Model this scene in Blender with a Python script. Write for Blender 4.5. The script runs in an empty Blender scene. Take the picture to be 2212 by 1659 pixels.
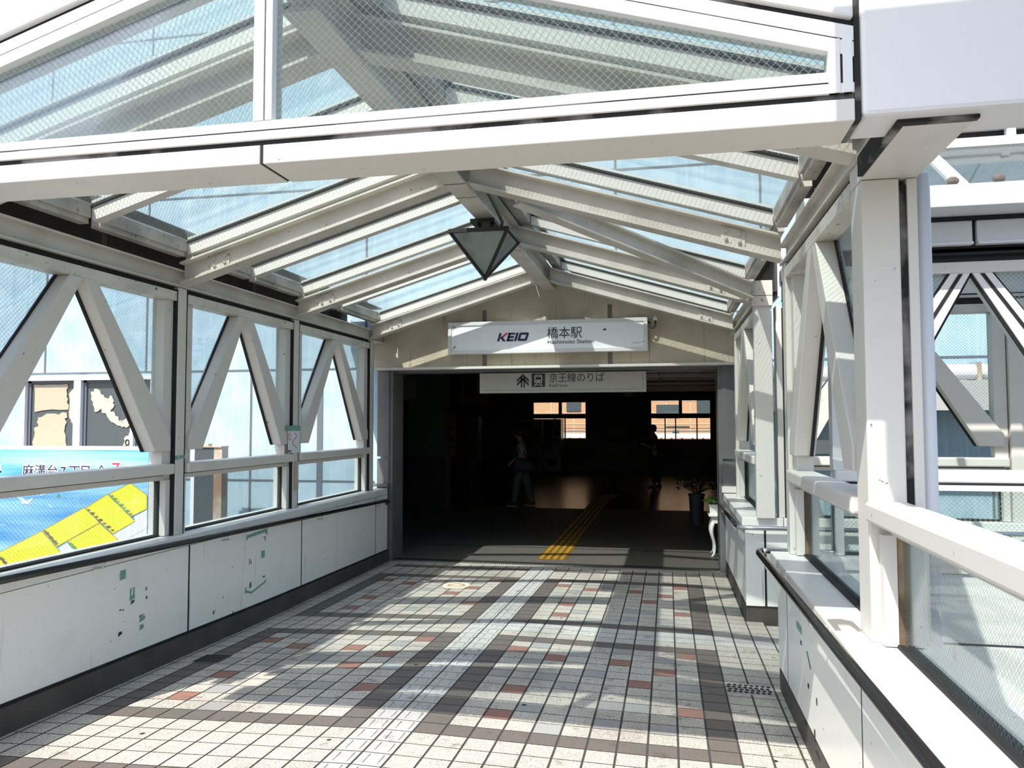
import bpy, bmesh, math, random
from math import radians, sin, cos, pi
from mathutils import Vector, Matrix
random.seed(7)
SC = bpy.context.scene
COL = SC.collection

# ------------------------------------------------------------------ camera
cam_d = bpy.data.cameras.new('camera')
cam_d.sensor_fit = 'HORIZONTAL'
cam_d.sensor_width = 36.0
cam_d.lens = 1672.26 / 2212 * 36.0
cam_d.clip_start = 0.05
cam_d.clip_end = 400
cam = bpy.data.objects.new('camera', cam_d)
COL.objects.link(cam)
YAW, PITCH, ROLL = radians(-11.376), radians(2.857), radians(-0.109)
fwd = Vector((sin(YAW) * cos(PITCH), cos(YAW) * cos(PITCH), sin(PITCH)))
right = Vector((cos(YAW), -sin(YAW), 0))
up = right.cross(fwd)
rot = Matrix((right, up, -fwd)).transposed()
rot = rot @ Matrix.Rotation(ROLL, 3, 'Z')
cam.matrix_world = Matrix.Translation((0, 0, 1.5)) @ rot.to_4x4()
SC.camera = cam

# ------------------------------------------------------------------ sky, sun, exposure
world = bpy.data.worlds.new('sky')
SC.world = world
world.use_nodes = True
wn = world.node_tree
wn.nodes.clear()
w_out = wn.nodes.new('ShaderNodeOutputWorld')
w_bg = wn.nodes.new('ShaderNodeBackground')
w_sky = wn.nodes.new('ShaderNodeTexSky')
w_sky.sky_type = 'NISHITA'
w_sky.sun_disc = False
w_sky.sun_elevation = radians(56)
w_sky.sun_rotation = radians(203)
w_sky.dust_density = 2.2
w_sky.air_density = 0.9
wn.links.new(w_sky.outputs[0], w_bg.inputs[0])
w_bg.inputs[1].default_value = 0.23
wn.links.new(w_bg.outputs[0], w_out.inputs[0])

SUN_DIR = Vector((0.30, 0.68, -1.0)).normalized()          # the way the light travels
sun_d = bpy.data.lights.new('sun', 'SUN')
sun_d.energy = 5.1
sun_d.angle = radians(0.53)
sun_d.color = (1.0, 0.96, 0.90)
sun = bpy.data.objects.new('sun', sun_d)
COL.objects.link(sun)
sun.rotation_euler = SUN_DIR.to_track_quat('-Z', 'Y').to_euler()
sun.location = (-6, -12, 20)

vs = SC.view_settings
vs.view_transform = 'Standard'
vs.look = 'None'
vs.exposure = 0.45
vs.gamma = 1.0
vs.use_curve_mapping = False
SC.cycles.transparent_max_bounces = 24
SC.cycles.max_bounces = 8
SC.cycles.diffuse_bounces = 4

# ------------------------------------------------------------------ layout numbers (metres)
XC = -1.41                     # ridge line
XL, XR = -3.55, 0.735          # inner faces of the posts
FY = [3.20, 5.16, 6.98, 8.92]  # frames
SLOPE = 0.30
ZCAP = 0.68


def crown(y):
    return max(0.0, min(1.0, (9.3 - y) / 3.0))


def fz(x, y):                  # height of the outdoor floor: falls to the station, crowned across
    if y >= 9.38:
        return -0.235
    dx = x + 1.47
    return -0.025 * y - crown(y) * (0.02 * dx if dx > 0 else -0.028 * dx)


def raf(x):                    # underside of the rafters
    return 2.525 + SLOPE * (2.14 - abs(x - XC))


# ------------------------------------------------------------------ materials
MATS = {}


def new_mat(name):
    m = bpy.data.materials.new(name)
    m.use_nodes = True
    nt = m.node_tree
    nt.nodes.clear()
    out = nt.nodes.new('ShaderNodeOutputMaterial')
    MATS[name] = m
    return m, nt, out


def N(nt, t, **kw):
    n = nt.nodes.new(t)
    for k, v in kw.items():
        setattr(n, k, v)
    return n


def plain(name, color, rough=0.6, metal=0.0, spec=0.5):
    m, nt, out = new_mat(name)
    b = N(nt, 'ShaderNodeBsdfPrincipled')
    b.inputs['Base Color'].default_value = (*color, 1)
    b.inputs['Roughness'].default_value = rough
    b.inputs['Metallic'].default_value = metal
    b.inputs['Specular IOR Level'].default_value = spec
    nt.links.new(b.outputs[0], out.inputs[0])
    return m


def noise(nt, scale, detail=4, vec=None, stretch=None):
    tc = N(nt, 'ShaderNodeTexCoord')
    src = tc.outputs['Object']
    if stretch:
        mp = N(nt, 'ShaderNodeMapping')
        mp.inputs['Scale'].default_value = stretch
        nt.links.new(src, mp.inputs[0])
        src = mp.outputs[0]
    n = N(nt, 'ShaderNodeTexNoise')
    n.inputs['Scale'].default_value = scale
    n.inputs['Detail'].default_value = detail
    nt.links.new(src, n.inputs['Vector'])
    return n.outputs[0]


def ramp(nt, fac, p0, p1, c0=(0, 0, 0, 1), c1=(1, 1, 1, 1)):
    r = N(nt, 'ShaderNodeValToRGB')
    r.color_ramp.elements[0].position = p0
    r.color_ramp.elements[0].color = c0
    r.color_ramp.elements[1].position = p1
    r.color_ramp.elements[1].color = c1
    nt.links.new(fac, r.inputs[0])
    return r.outputs[0]


def mixc(nt, fac, a, b):
    m = N(nt, 'ShaderNodeMix', data_type='RGBA')
    if isinstance(fac, (int, float)):
        m.inputs[0].default_value = fac
    else:
        nt.links.new(fac, m.inputs[0])
    for i, v in ((6, a), (7, b)):
        if isinstance(v, tuple):
            m.inputs[i].default_value = (*v[:3], 1)
        else:
            nt.links.new(v, m.inputs[i])
    return m.outputs[2]


def painted(name, color, dirt=(0.30, 0.27, 0.21), amount=(0.60, 0.80), streak=None, black=None, rough=0.45, strength=0.6, spec=0.4, bump=0.0):
    m, nt, out = new_mat(name)
    b = N(nt, 'ShaderNodeBsdfPrincipled')
    c = mixc(nt, ramp(nt, noise(nt, 3.0, 8), *amount), color, tuple(color[i] * (1 - strength) + dirt[i] * strength for i in range(3)))
    if streak:
        f = ramp(nt, noise(nt, 1.0, 6, stretch=(22, 22, 1.2)), *streak)
        c = mixc(nt, f, c, dirt)
    if black:
        f = ramp(nt, noise(nt, 26, 6), *black)
        c = mixc(nt, f, c, (0.04, 0.035, 0.03))
    nt.links.new(c, b.inputs['Base Color'])
    b.inputs['Roughness'].default_value = rough
    b.inputs['Specular IOR Level'].default_value = spec
    if bump:
        bp = N(nt, 'ShaderNodeBump')
        bp.inputs['Strength'].default_value = bump
        bp.inputs['Distance'].default_value = 0.01
        nt.links.new(noise(nt, 60, 6), bp.inputs['Height'])
        nt.links.new(bp.outputs[0], b.inputs['Normal'])
    nt.links.new(b.outputs[0], out.inputs[0])
    return m


painted('white_paint', (0.61, 0.59, 0.54), black=(0.70, 0.76), strength=0.35)
painted('white_clean', (0.69, 0.69, 0.68), strength=0.12, amount=(0.55, 0.9))
painted('grimy_paint', (0.64, 0.61, 0.54), amount=(0.42, 0.75), black=(0.60, 0.74), strength=0.55)
painted('mould_paint', (0.50, 0.48, 0.43), amount=(0.35, 0.65), black=(0.58, 0.80), dirt=(0.20, 0.19, 0.16), strength=0.7)
painted('roof_steel', (0.56, 0.53, 0.47), amount=(0.42, 0.75), black=(0.68, 0.75), strength=0.5)
painted('parapet_paint', (0.80, 0.80, 0.74), amount=(0.6, 0.9), streak=(0.66, 0.78), black=(0.72, 0.75), strength=0.25, rough=0.28, spec=0.5)
painted('cap_paint', (0.72, 0.71, 0.67), amount=(0.55, 0.8), black=(0.70, 0.75), strength=0.3, rough=0.35)
painted('facade_paint', (0.31, 0.455, 0.55), amount=(0.35, 0.62), streak=(0.50, 0.70), dirt=(0.45, 0.565, 0.64), strength=0.7, rough=0.7, bump=0.35)
painted('stucco', (0.54, 0.47, 0.36), amount=(0.45, 0.65), streak=(0.6, 0.75), black=(0.68, 0.8), dirt=(0.27, 0.23, 0.17), strength=0.35, rough=0.9, bump=0.8)
painted('stainless', (0.115, 0.117, 0.118), amount=(0.4, 0.7), dirt=(0.2, 0.2, 0.2), strength=0.4, rough=0.38)
painted('baseboard_paint', (0.055, 0.048, 0.042), amount=(0.4, 0.7), dirt=(0.10, 0.09, 0.075), strength=0.6, rough=0.6)
painted('seal_black', (0.010, 0.010, 0.010), amount=(0.55, 0.75), dirt=(0.06, 0.06, 0.055), strength=0.4, rough=0.7)
painted('mossy_seal', (0.012, 0.012, 0.012), amount=(0.50, 0.60), dirt=(0.45, 0.42, 0.40), strength=0.5, rough=0.8)
painted('rusty_channel', (0.10, 0.065, 0.035), amount=(0.45, 0.6), dirt=(0.30, 0.22, 0.13), strength=0.8, rough=0.7)
plain('gutter_dark', (0.06, 0.05, 0.042), 0.8)
plain('rail_dark', (0.010, 0.009, 0.008), 0.18, 0.0, 0.6)
plain('steel', (0.55, 0.56, 0.58), 0.22, 1.0)
plain('bolt_steel', (0.55, 0.53, 0.48), 0.35, 0.7)
plain('pipe_paint', (0.62, 0.63, 0.65), 0.4)
plain('lamp_frame', (0.018, 0.017, 0.016), 0.45)
plain('conduit', (0.12, 0.11, 0.10), 0.5, 0.4)
plain('cam_white', (0.75, 0.75, 0.72), 0.4)
plain('ink', (0.010, 0.010, 0.012), 0.5)
plain('navy', (0.012, 0.016, 0.075), 0.4)
plain('logo_red', (0.55, 0.02, 0.05), 0.4)
plain('tape_green', (0.16, 0.33, 0.24), 0.6)
plain('tape_dark', (0.05, 0.10, 0.08), 0.6)
plain('paper', (0.66, 0.67, 0.68), 0.7)
plain('paper_old', (0.42, 0.37, 0.29), 0.8)
plain('pink_ink', (0.52, 0.33, 0.33), 0.7)
plain('grout', (0.05, 0.045, 0.04), 0.95)
plain('lot_yellow', (0.93, 0.87, 0.035), 0.5)
plain('lot_white', (0.82, 0.84, 0.84), 0.5)
plain('lot_green', (0.16, 0.36, 0.06), 0.6)
plain('lot_brown', (0.16, 0.13, 0.05), 0.6)
plain('lot_line', (0.42, 0.36, 0.12), 0.6)
plain('banner_white', (0.86, 0.88, 0.90), 0.5)
plain('banner_red', (0.62, 0.06, 0.10), 0.5)
plain('banner_pale', (0.52, 0.76, 0.93), 0.5)
plain('frame_alu', (0.75, 0.77, 0.78), 0.35)
plain('dark_glass', (0.075, 0.09, 0.095), 0.25, 0.0, 0.4)
plain('grey_gasket', (0.12, 0.13, 0.15), 0.5)
plain('torn_cream', (0.55, 0.49, 0.37), 0.85)
plain('torn_tan', (0.46, 0.385, 0.27), 0.85)
plain('cabinet_dark', (0.055, 0.065, 0.072), 0.5)
painted('cabinet_rust', (0.46, 0.40, 0.32), amount=(0.4, 0.6), dirt=(0.22, 0.11, 0.05), strength=0.8)
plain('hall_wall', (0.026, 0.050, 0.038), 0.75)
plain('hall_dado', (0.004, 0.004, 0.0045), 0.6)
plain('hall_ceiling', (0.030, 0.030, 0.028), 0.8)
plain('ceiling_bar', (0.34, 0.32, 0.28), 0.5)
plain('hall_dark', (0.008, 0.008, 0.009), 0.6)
plain('machine_body', (0.045, 0.050, 0.050), 0.35)
plain('machine_panel', (0.008, 0.012, 0.012), 0.12)
plain('locker', (0.024, 0.026, 0.025), 0.5)
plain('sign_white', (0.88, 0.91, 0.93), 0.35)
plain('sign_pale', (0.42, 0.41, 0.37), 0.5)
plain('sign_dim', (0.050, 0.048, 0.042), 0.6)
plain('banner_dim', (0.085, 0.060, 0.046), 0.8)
plain('window_black', (0.010, 0.010, 0.010), 0.5)
painted('orange_tile', (0.55, 0.30, 0.155), amount=(0.3, 0.8), dirt=(0.60, 0.36, 0.20), strength=0.8, rough=0.8)
plain('tile_joint', (0.72, 0.52, 0.36), 0.8)
plain('skin', (0.35, 0.20, 0.13), 0.6)
plain('hair', (0.010, 0.009, 0.009), 0.5)
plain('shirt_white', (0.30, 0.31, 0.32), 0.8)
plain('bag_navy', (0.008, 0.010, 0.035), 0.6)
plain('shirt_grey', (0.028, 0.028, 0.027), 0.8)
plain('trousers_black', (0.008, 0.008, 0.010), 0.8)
plain('shoe_dark', (0.012, 0.011, 0.011), 0.6)
plain('shoe_sole', (0.30, 0.29, 0.27), 0.7)
plain('phone_pale', (0.35, 0.37, 0.40), 0.2)  # even pale grey of the phone case
plain('soil_grey', (0.14, 0.125, 0.105), 0.8)
plain('soil', (0.03, 0.02, 0.015), 0.9)
plain('pot_dark', (0.03, 0.035, 0.04), 0.6)
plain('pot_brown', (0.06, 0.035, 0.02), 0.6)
plain('table_white', (0.80, 0.79, 0.73), 0.45)
plain('leaf_green', (0.12, 0.26, 0.04), 0.55)
plain('leaf_dark', (0.012, 0.022, 0.010), 0.6)
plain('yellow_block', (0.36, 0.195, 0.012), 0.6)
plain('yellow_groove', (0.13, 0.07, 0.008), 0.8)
plain('asphalt', (0.12, 0.12, 0.12), 0.9)
plain('deck_concrete', (0.40, 0.40, 0.39), 0.85)
plain('sticker_cream', (0.78, 0.70, 0.50), 0.6)
plain('sticker_red', (0.50, 0.12, 0.08), 0.6)
plain('drain_steel', (0.34, 0.33, 0.30), 0.55, 0.3)
plain('hole', (0.006, 0.006, 0.006), 0.9)
plain('stone_brown', (0.11, 0.095, 0.08), 0.9)

# pattern on the woman's trousers
m, nt, out = new_mat('trousers_leopard')
b = N(nt, 'ShaderNodeBsdfPrincipled')
tc = N(nt, 'ShaderNodeTexCoord')
vo = N(nt, 'ShaderNodeTexVoronoi')
vo.inputs['Scale'].default_value = 45
nt.links.new(tc.outputs['Object'], vo.inputs['Vector'])
nt.links.new(ramp(nt, vo.outputs['Distance'], 0.30, 0.42, (0.01, 0.01, 0.012, 1), (0.10, 0.10, 0.10, 1)), b.inputs['Base Color'])
b.inputs['Roughness'].default_value = 0.8
nt.links.new(b.outputs[0], out.inputs[0])


# speckled tiles
def tile_mat(name, col, dark, fine=(0.40, 0.60), rough=0.6, gum=True):
    m, nt, out = new_mat(name)
    b = N(nt, 'ShaderNodeBsdfPrincipled')
    c = mixc(nt, ramp(nt, noise(nt, 170, 3), *fine), dark, col)
    c = mixc(nt, ramp(nt, noise(nt, 1.6, 6), 0.45, 0.8), c, mixc(nt, 0.5, c, (0.10, 0.09, 0.08)))
    c = mixc(nt, ramp(nt, noise(nt, 9, 8), 0.62, 0.74), c, mixc(nt, 0.55, c, (0.05, 0.045, 0.04)))
    if gum:
        tc = N(nt, 'ShaderNodeTexCoord')
        vo = N(nt, 'ShaderNodeTexVoronoi')
        vo.inputs['Scale'].default_value = 2.6
        nt.links.new(tc.outputs['Object'], vo.inputs['Vector'])
        c = mixc(nt, ramp(nt, vo.outputs['Distance'], 0.030, 0.045), (0.02, 0.02, 0.02), c)
    nt.links.new(c, b.inputs['Base Color'])
    b.inputs['Roughness'].default_value = rough
    b.inputs['Specular IOR Level'].default_value = 0.35
    bp = N(nt, 'ShaderNodeBump')
    bp.inputs['Strength'].default_value = 0.25
    bp.inputs['Distance'].default_value = 0.004
    nt.links.new(noise(nt, 170, 3), bp.inputs['Height'])
    nt.links.new(bp.outputs[0], b.inputs['Normal'])
    nt.links.new(b.outputs[0], out.inputs[0])
    return m


tile_mat('tile_white', (0.61, 0.57, 0.49), (0.22, 0.205, 0.175), fine=(0.36, 0.58))
tile_mat('tile_grey', (0.36, 0.36, 0.345), (0.31, 0.31, 0.295))
tile_mat('tile_red', (0.31, 0.165, 0.13), (0.26, 0.135, 0.105))
tile_mat('tile_brown', (0.155, 0.135, 0.118), (0.115, 0.10, 0.088))
tile_mat('tile_tactile', (0.58, 0.575, 0.545), (0.36, 0.355, 0.335))
tile_mat('granite', (0.125, 0.12, 0.105), (0.065, 0.062, 0.055), gum=False)

# station hall floor: large slabs with a shine
m, nt, out = new_mat('hall_shiny')
b = N(nt, 'ShaderNodeBsdfPrincipled')
tc = N(nt, 'ShaderNodeTexCoord')
br = N(nt, 'ShaderNodeTexBrick')
br.offset = 0
br.inputs['Scale'].default_value = 1.0
br.inputs['Brick Width'].default_value = 0.6
br.inputs['Row Height'].default_value = 0.6
br.inputs['Mortar Size'].default_value = 0.006
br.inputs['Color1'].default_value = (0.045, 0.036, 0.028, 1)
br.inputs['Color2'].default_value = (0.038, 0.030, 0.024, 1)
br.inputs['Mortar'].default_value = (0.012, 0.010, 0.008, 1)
nt.links.new(tc.outputs['Object'], br.inputs['Vector'])
nt.links.new(br.outputs[0], b.inputs['Base Color'])
b.inputs['Roughness'].default_value = 0.22
b.inputs['Specular IOR Level'].default_value = 0.5
nt.links.new(b.outputs[0], out.inputs[0])


# wired glass: clear sheet with a diamond wire mesh, its pattern in world metres
def wired(name, axes, pitch=0.014, wire=0.0006, tint=(0.93, 0.975, 0.97), mesh=True, gloss=0.35, dirt=0.03):
    m, nt, out = new_mat(name)
    tr = N(nt, 'ShaderNodeBsdfTransparent')
    tr.inputs[0].default_value = (*tint, 1)
    gl = N(nt, 'ShaderNodeBsdfGlossy')
    gl.inputs['Roughness'].default_value = 0.02
    fr = N(nt, 'ShaderNodeFresnel')
    fr.inputs[0].default_value = 1.45
    fm = N(nt, 'ShaderNodeMath', operation='MULTIPLY')
    fm.inputs[1].default_value = gloss
    nt.links.new(fr.outputs[0], fm.inputs[0])
    mx = N(nt, 'ShaderNodeMixShader')
    nt.links.new(fm.outputs[0], mx.inputs[0])
    nt.links.new(tr.outputs[0], mx.inputs[1])
    nt.links.new(gl.outputs[0], mx.inputs[2])
    last = mx.outputs[0]
    if dirt:
        df = N(nt, 'ShaderNodeBsdfDiffuse')
        df.inputs[0].default_value = (0.62, 0.66, 0.64, 1)
        tl = N(nt, 'ShaderNodeBsdfTranslucent')
        tl.inputs[0].default_value = (0.62, 0.68, 0.67, 1)
        hz = N(nt, 'ShaderNodeMixShader')
        hz.inputs[0].default_value = 0.5
        nt.links.new(df.outputs[0], hz.inputs[1])
        nt.links.new(tl.outputs[0], hz.inputs[2])
        r = ramp(nt, noise(nt, 2.2, 7), 0.30, 0.85)
        dm = N(nt, 'ShaderNodeMath', operation='MULTIPLY')
        dm.inputs[1].default_value = dirt
        nt.links.new(r, dm.inputs[0])
        m3 = N(nt, 'ShaderNodeMixShader')
        nt.links.new(dm.outputs[0], m3.inputs[0])
        nt.links.new(last, m3.inputs[1])
        nt.links.new(hz.outputs[0], m3.inputs[2])
        last = m3.outputs[0]
    if mesh:
        geo = N(nt, 'ShaderNodeNewGeometry')
        sp = N(nt, 'ShaderNodeSeparateXYZ')
        nt.links.new(geo.outputs['Position'], sp.inputs[0])
        a, c = (sp.outputs['XYZ'.index(k)] for k in axes)
        masks = []
        for op in ('ADD', 'SUBTRACT'):
            s = N(nt, 'ShaderNodeMath', operation=op)
            nt.links.new(a, s.inputs[0])
            nt.links.new(c, s.inputs[1])
            pp = N(nt, 'ShaderNodeMath', operation='PINGPONG')
            pp.inputs[1].default_value = pitch
            nt.links.new(s.outputs[0], pp.inputs[0])
            lt = N(nt, 'ShaderNodeMath', operation='LESS_THAN')
            lt.inputs[1].default_value = wire
            nt.links.new(pp.outputs[0], lt.inputs[0])
            masks.append(lt.outputs[0])
        mxm = N(nt, 'ShaderNodeMath', operation='MAXIMUM')
        nt.links.new(masks[0], mxm.inputs[0])
        nt.links.new(masks[1], mxm.inputs[1])
        wire_b = N(nt, 'ShaderNodeBsdfDiffuse')
        wire_b.inputs[0].default_value = (0.20, 0.23, 0.235, 1)
        m2 = N(nt, 'ShaderNodeMixShader')
        nt.links.new(mxm.outputs[0], m2.inputs[0])
        nt.links.new(last, m2.inputs[1])
        nt.links.new(wire_b.outputs[0], m2.inputs[2])
        last = m2.outputs[0]
    nt.links.new(last, out.inputs[0])
    return m


wired('glass_side', 'YZ')
wired('glass_front', 'XZ', dirt=0.02)
wired('glass_roof', 'XY', dirt=0.035)
wired('glass_clear', 'XZ', mesh=False, tint=(0.9, 0.93, 0.92), dirt=0)
# frosted lamp glass
m, nt, out = new_mat('lamp_glass')
b = N(nt, 'ShaderNodeBsdfPrincipled')
nt.links.new(mixc(nt, ramp(nt, noise(nt, 6, 6), 0.4, 0.75), (0.25, 0.31, 0.29), (0.10, 0.12, 0.11)), b.inputs['Base Color'])
b.inputs['Roughness'].default_value = 0.35
b.inputs['Transmission Weight'].default_value = 0.15
nt.links.new(b.outputs[0], out.inputs[0])

# blue advertising banner ground with soft pale rays
m, nt, out = new_mat('banner_blue')
b = N(nt, 'ShaderNodeBsdfPrincipled')
tc = N(nt, 'ShaderNodeTexCoord')
mp = N(nt, 'ShaderNodeMapping')
mp.inputs['Rotation'].default_value = (0, radians(14), 0)
mp.inputs['Scale'].default_value = (0.25, 1, 4.5)
nt.links.new(tc.outputs['Object'], mp.inputs[0])
nz = N(nt, 'ShaderNodeTexNoise')
nz.inputs['Scale'].default_value = 1.2
nt.links.new(mp.outputs[0], nz.inputs['Vector'])
nt.links.new(mixc(nt, ramp(nt, nz.outputs[0], 0.42, 0.66), (0.055, 0.30, 0.72), (0.34, 0.66, 0.92)), b.inputs['Base Color'])
b.inputs['Roughness'].default_value = 0.45
nt.links.new(b.outputs[0], out.inputs[0])


# ------------------------------------------------------------------ mesh helpers
class MB:
    def __init__(s):
        s.v, s.f, s.mi = [], [], []

    def add(s, vs, fs, mi=0):
        o = len(s.v)
        s.v += [Vector(p) for p in vs]
        s.f += [tuple(i + o for i in f) for f in fs]
        s.mi += [mi] * len(fs)
        return s

    def box(s, x0, x1, y0, y1, z0, z1, mi=0):
        x0, x1 = min(x0, x1), max(x0, x1)
        y0, y1 = min(y0, y1), max(y0, y1)
        z0, z1 = min(z0, z1), max(z0, z1)
        vs = [(x, y, z) for x in (x0, x1) for y in (y0, y1) for z in (z0, z1)]
        return s.add(vs, [(0, 1, 3, 2), (4, 6, 7, 5), (0, 4, 5, 1), (2, 3, 7, 6), (0, 2, 6, 4), (1, 5, 7, 3)], mi)

    def prism(s, poly, axis, a, b, mi=0):
        """poly: 2-D outline; axis 'x','y','z': extruded from a to b"""
        def P(p, t):
            return {'x': (t, p[0], p[1]), 'y': (p[0], t, p[1]), 'z': (p[0], p[1], t)}[axis]
        n = len(poly)
        vs = [P(p, a) for p in poly] + [P(p, b) for p in poly]
        fs = [tuple(range(n)), tuple(range(2 * n - 1, n - 1, -1))] + [(i, i + n, (i + 1) % n + n, (i + 1) % n) for i in range(n)]
        return s.add(vs, fs, mi)

    def beam(s, p0, p1, w, h, up=(0, 0, 1), mi=0, off=0.0):
        """box along p0-p1, w across, h along up; p0/p1 on its centre line (off shifts along up)"""
        p0, p1, up = Vector(p0), Vector(p1), Vector(up)
        d = (p1 - p0).normalized()
        sd = d.cross(up).normalized()
        u = sd.cross(d).normalized()
        vs = []
        for p in (p0, p1):
            for a, b in ((-1, -1), (1, -1), (1, 1), (-1, 1)):
                vs.append(p + sd * (a * w / 2) + u * (b * h / 2 + off))
        return s.add(vs, [(0, 1, 2, 3), (7, 6, 5, 4), (0, 4, 5, 1), (1, 5, 6, 2), (2, 6, 7, 3), (3, 7, 4, 0)], mi)

    def tube(s, pts, r, n=12, mi=0, caps=True):
        pts = [Vector(p) for p in pts]
        rs = r if isinstance(r, (list, tuple)) else [r] * len(pts)
        o = len(s.v)
        ref = None
        for i, p in enumerate(pts):
            d = (pts[min(i + 1, len(pts) - 1)] - pts[max(i - 1, 0)]).normalized()
            if ref is None:
                ref = d.orthogonal().normalized()
            a = (ref - d * ref.dot(d)).normalized()
            ref = a
            b = d.cross(a)
            for k in range(n):
                t = 2 * pi * k / n
                s.v.append(p + (a * cos(t) + b * sin(t)) * rs[i])
        for i in range(len(pts) - 1):
            for k in range(n):
                q = (k + 1) % n
                s.f.append((o + i * n + k, o + i * n + q, o + (i + 1) * n + q, o + (i + 1) * n + k))
                s.mi.append(mi)
        if caps:
            s.f.append(tuple(o + k for k in range(n - 1, -1, -1)))
            s.f.append(tuple(o + (len(pts) - 1) * n + k for k in range(n)))
            s.mi += [mi, mi]
        return s

    def ball(s, c, rx, ry=None, rz=None, nu=14, nv=9, mi=0):
        ry = ry or rx
        rz = rz or rx
        o = len(s.v)
        c = Vector(c)
        for j in range(1, nv):
            a = pi * j / nv
            for i in range(nu):
                t = 2 * pi * i / nu
                s.v.append(c + Vector((rx * sin(a) * cos(t), ry * sin(a) * sin(t), rz * cos(a))))
        top, bot = len(s.v), len(s.v) + 1
        s.v += [c + Vector((0, 0, rz)), c - Vector((0, 0, rz))]
        for j in range(nv - 2):
            for i in range(nu):
                q = (i + 1) % nu
                s.f.append((o + j * nu + i, o + (j + 1) * nu + i, o + (j + 1) * nu + q, o + j * nu + q))
                s.mi.append(mi)
        for i in range(nu):
            q = (i + 1) % nu
            s.f.append((top, o + i, o + q))
            s.f.append((bot, o + (nv - 2) * nu + q, o + (nv - 2) * nu + i))
            s.mi += [mi, mi]
        return s

    def build(s, name, mats, parent=None, smooth=False, bevel=0.0, origin=None):
        mats = mats if isinstance(mats, (list, tuple)) else [mats]
        if origin is None:
            if parent is not None:
                origin = WORLD[parent]
            else:
                lo = [min(v[i] for v in s.v) for i in range(3)]
                hi = [max(v[i] for v in s.v) for i in range(3)]
                origin = Vector(((lo[0] + hi[0]) / 2, (lo[1] + hi[1]) / 2, lo[2]))
        origin = Vector(origin)
        me = bpy.data.meshes.new(name)
        me.from_pydata([v - origin for v in s.v], [], s.f)
        for mm in mats:
            me.materials.append(MATS[mm])
        if len(mats) > 1:
            me.polygons.foreach_set('material_index', s.mi)
        bm = bmesh.new()
        bm.from_mesh(me)
        bmesh.ops.recalc_face_normals(bm, faces=bm.faces)
        bm.to_mesh(me)
        bm.free()
        if smooth:
            me.polygons.foreach_set('use_smooth', [True] * len(me.polygons))
        o = bpy.data.objects.new(name, me)
        COL.objects.link(o)
        if parent is not None:
            o.parent = parent
            o.location = origin - WORLD[parent]
        else:
            o.location = origin
        WORLD[o] = origin
        if bevel:
            md = o.modifiers.new('Bevel', 'BEVEL')
            md.width = bevel
            md.segments = 2
            md.limit_method = 'ANGLE'
        return o


WORLD = {}


def tag(o, label, cat, group=None, kind='thing'):
    o['label'] = label
    o['category'] = cat
    o['kind'] = kind
    if group:
        o['group'] = group
    return o


def thing(name, loc, label, cat, group=None):
    o = bpy.data.objects.new(name, None)
    o.empty_display_size = 0.1
    COL.objects.link(o)
    o.location = loc
    WORLD[o] = Vector(loc)
    return tag(o, label, cat, group)


def struct(o):
    o['kind'] = 'structure'
    return o


def text_part(body, size, loc, mat, parent, name='lettering', align='LEFT', shear=0.0, offset=0.0, extrude=0.0015, width=None):
    """lettering standing upright and facing the camera side (-Y)"""
    cu = bpy.data.curves.new(name, 'FONT')
    cu.body = body
    cu.size = size
    cu.align_x = align
    cu.shear = shear
    cu.offset = offset
    cu.extrude = extrude
    cu.resolution_u = 4
    tmp = bpy.data.objects.new(name + '_tmp', cu)
    COL.objects.link(tmp)
    dg = bpy.context.evaluated_depsgraph_get()
    dg.update()
    me = bpy.data.meshes.new_from_object(tmp.evaluated_get(dg))
    bpy.data.objects.remove(tmp)
    bpy.data.curves.remove(cu)
    sx = 1.0
    if width and len(me.vertices):
        xs = [v.co.x for v in me.vertices]
        sx = width / (max(xs) - min(xs))
    loc = Vector(loc)
    for v in me.vertices:
        x, y, z = v.co
        v.co = Vector((x * sx, -z, y))
    me.materials.clear()
    me.materials.append(MATS[mat])
    me.name = name
    o = bpy.data.objects.new(name, me)
    COL.objects.link(o)
    o.parent = parent
    o.location = loc - WORLD[parent]
    WORLD[o] = loc
    return o


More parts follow.
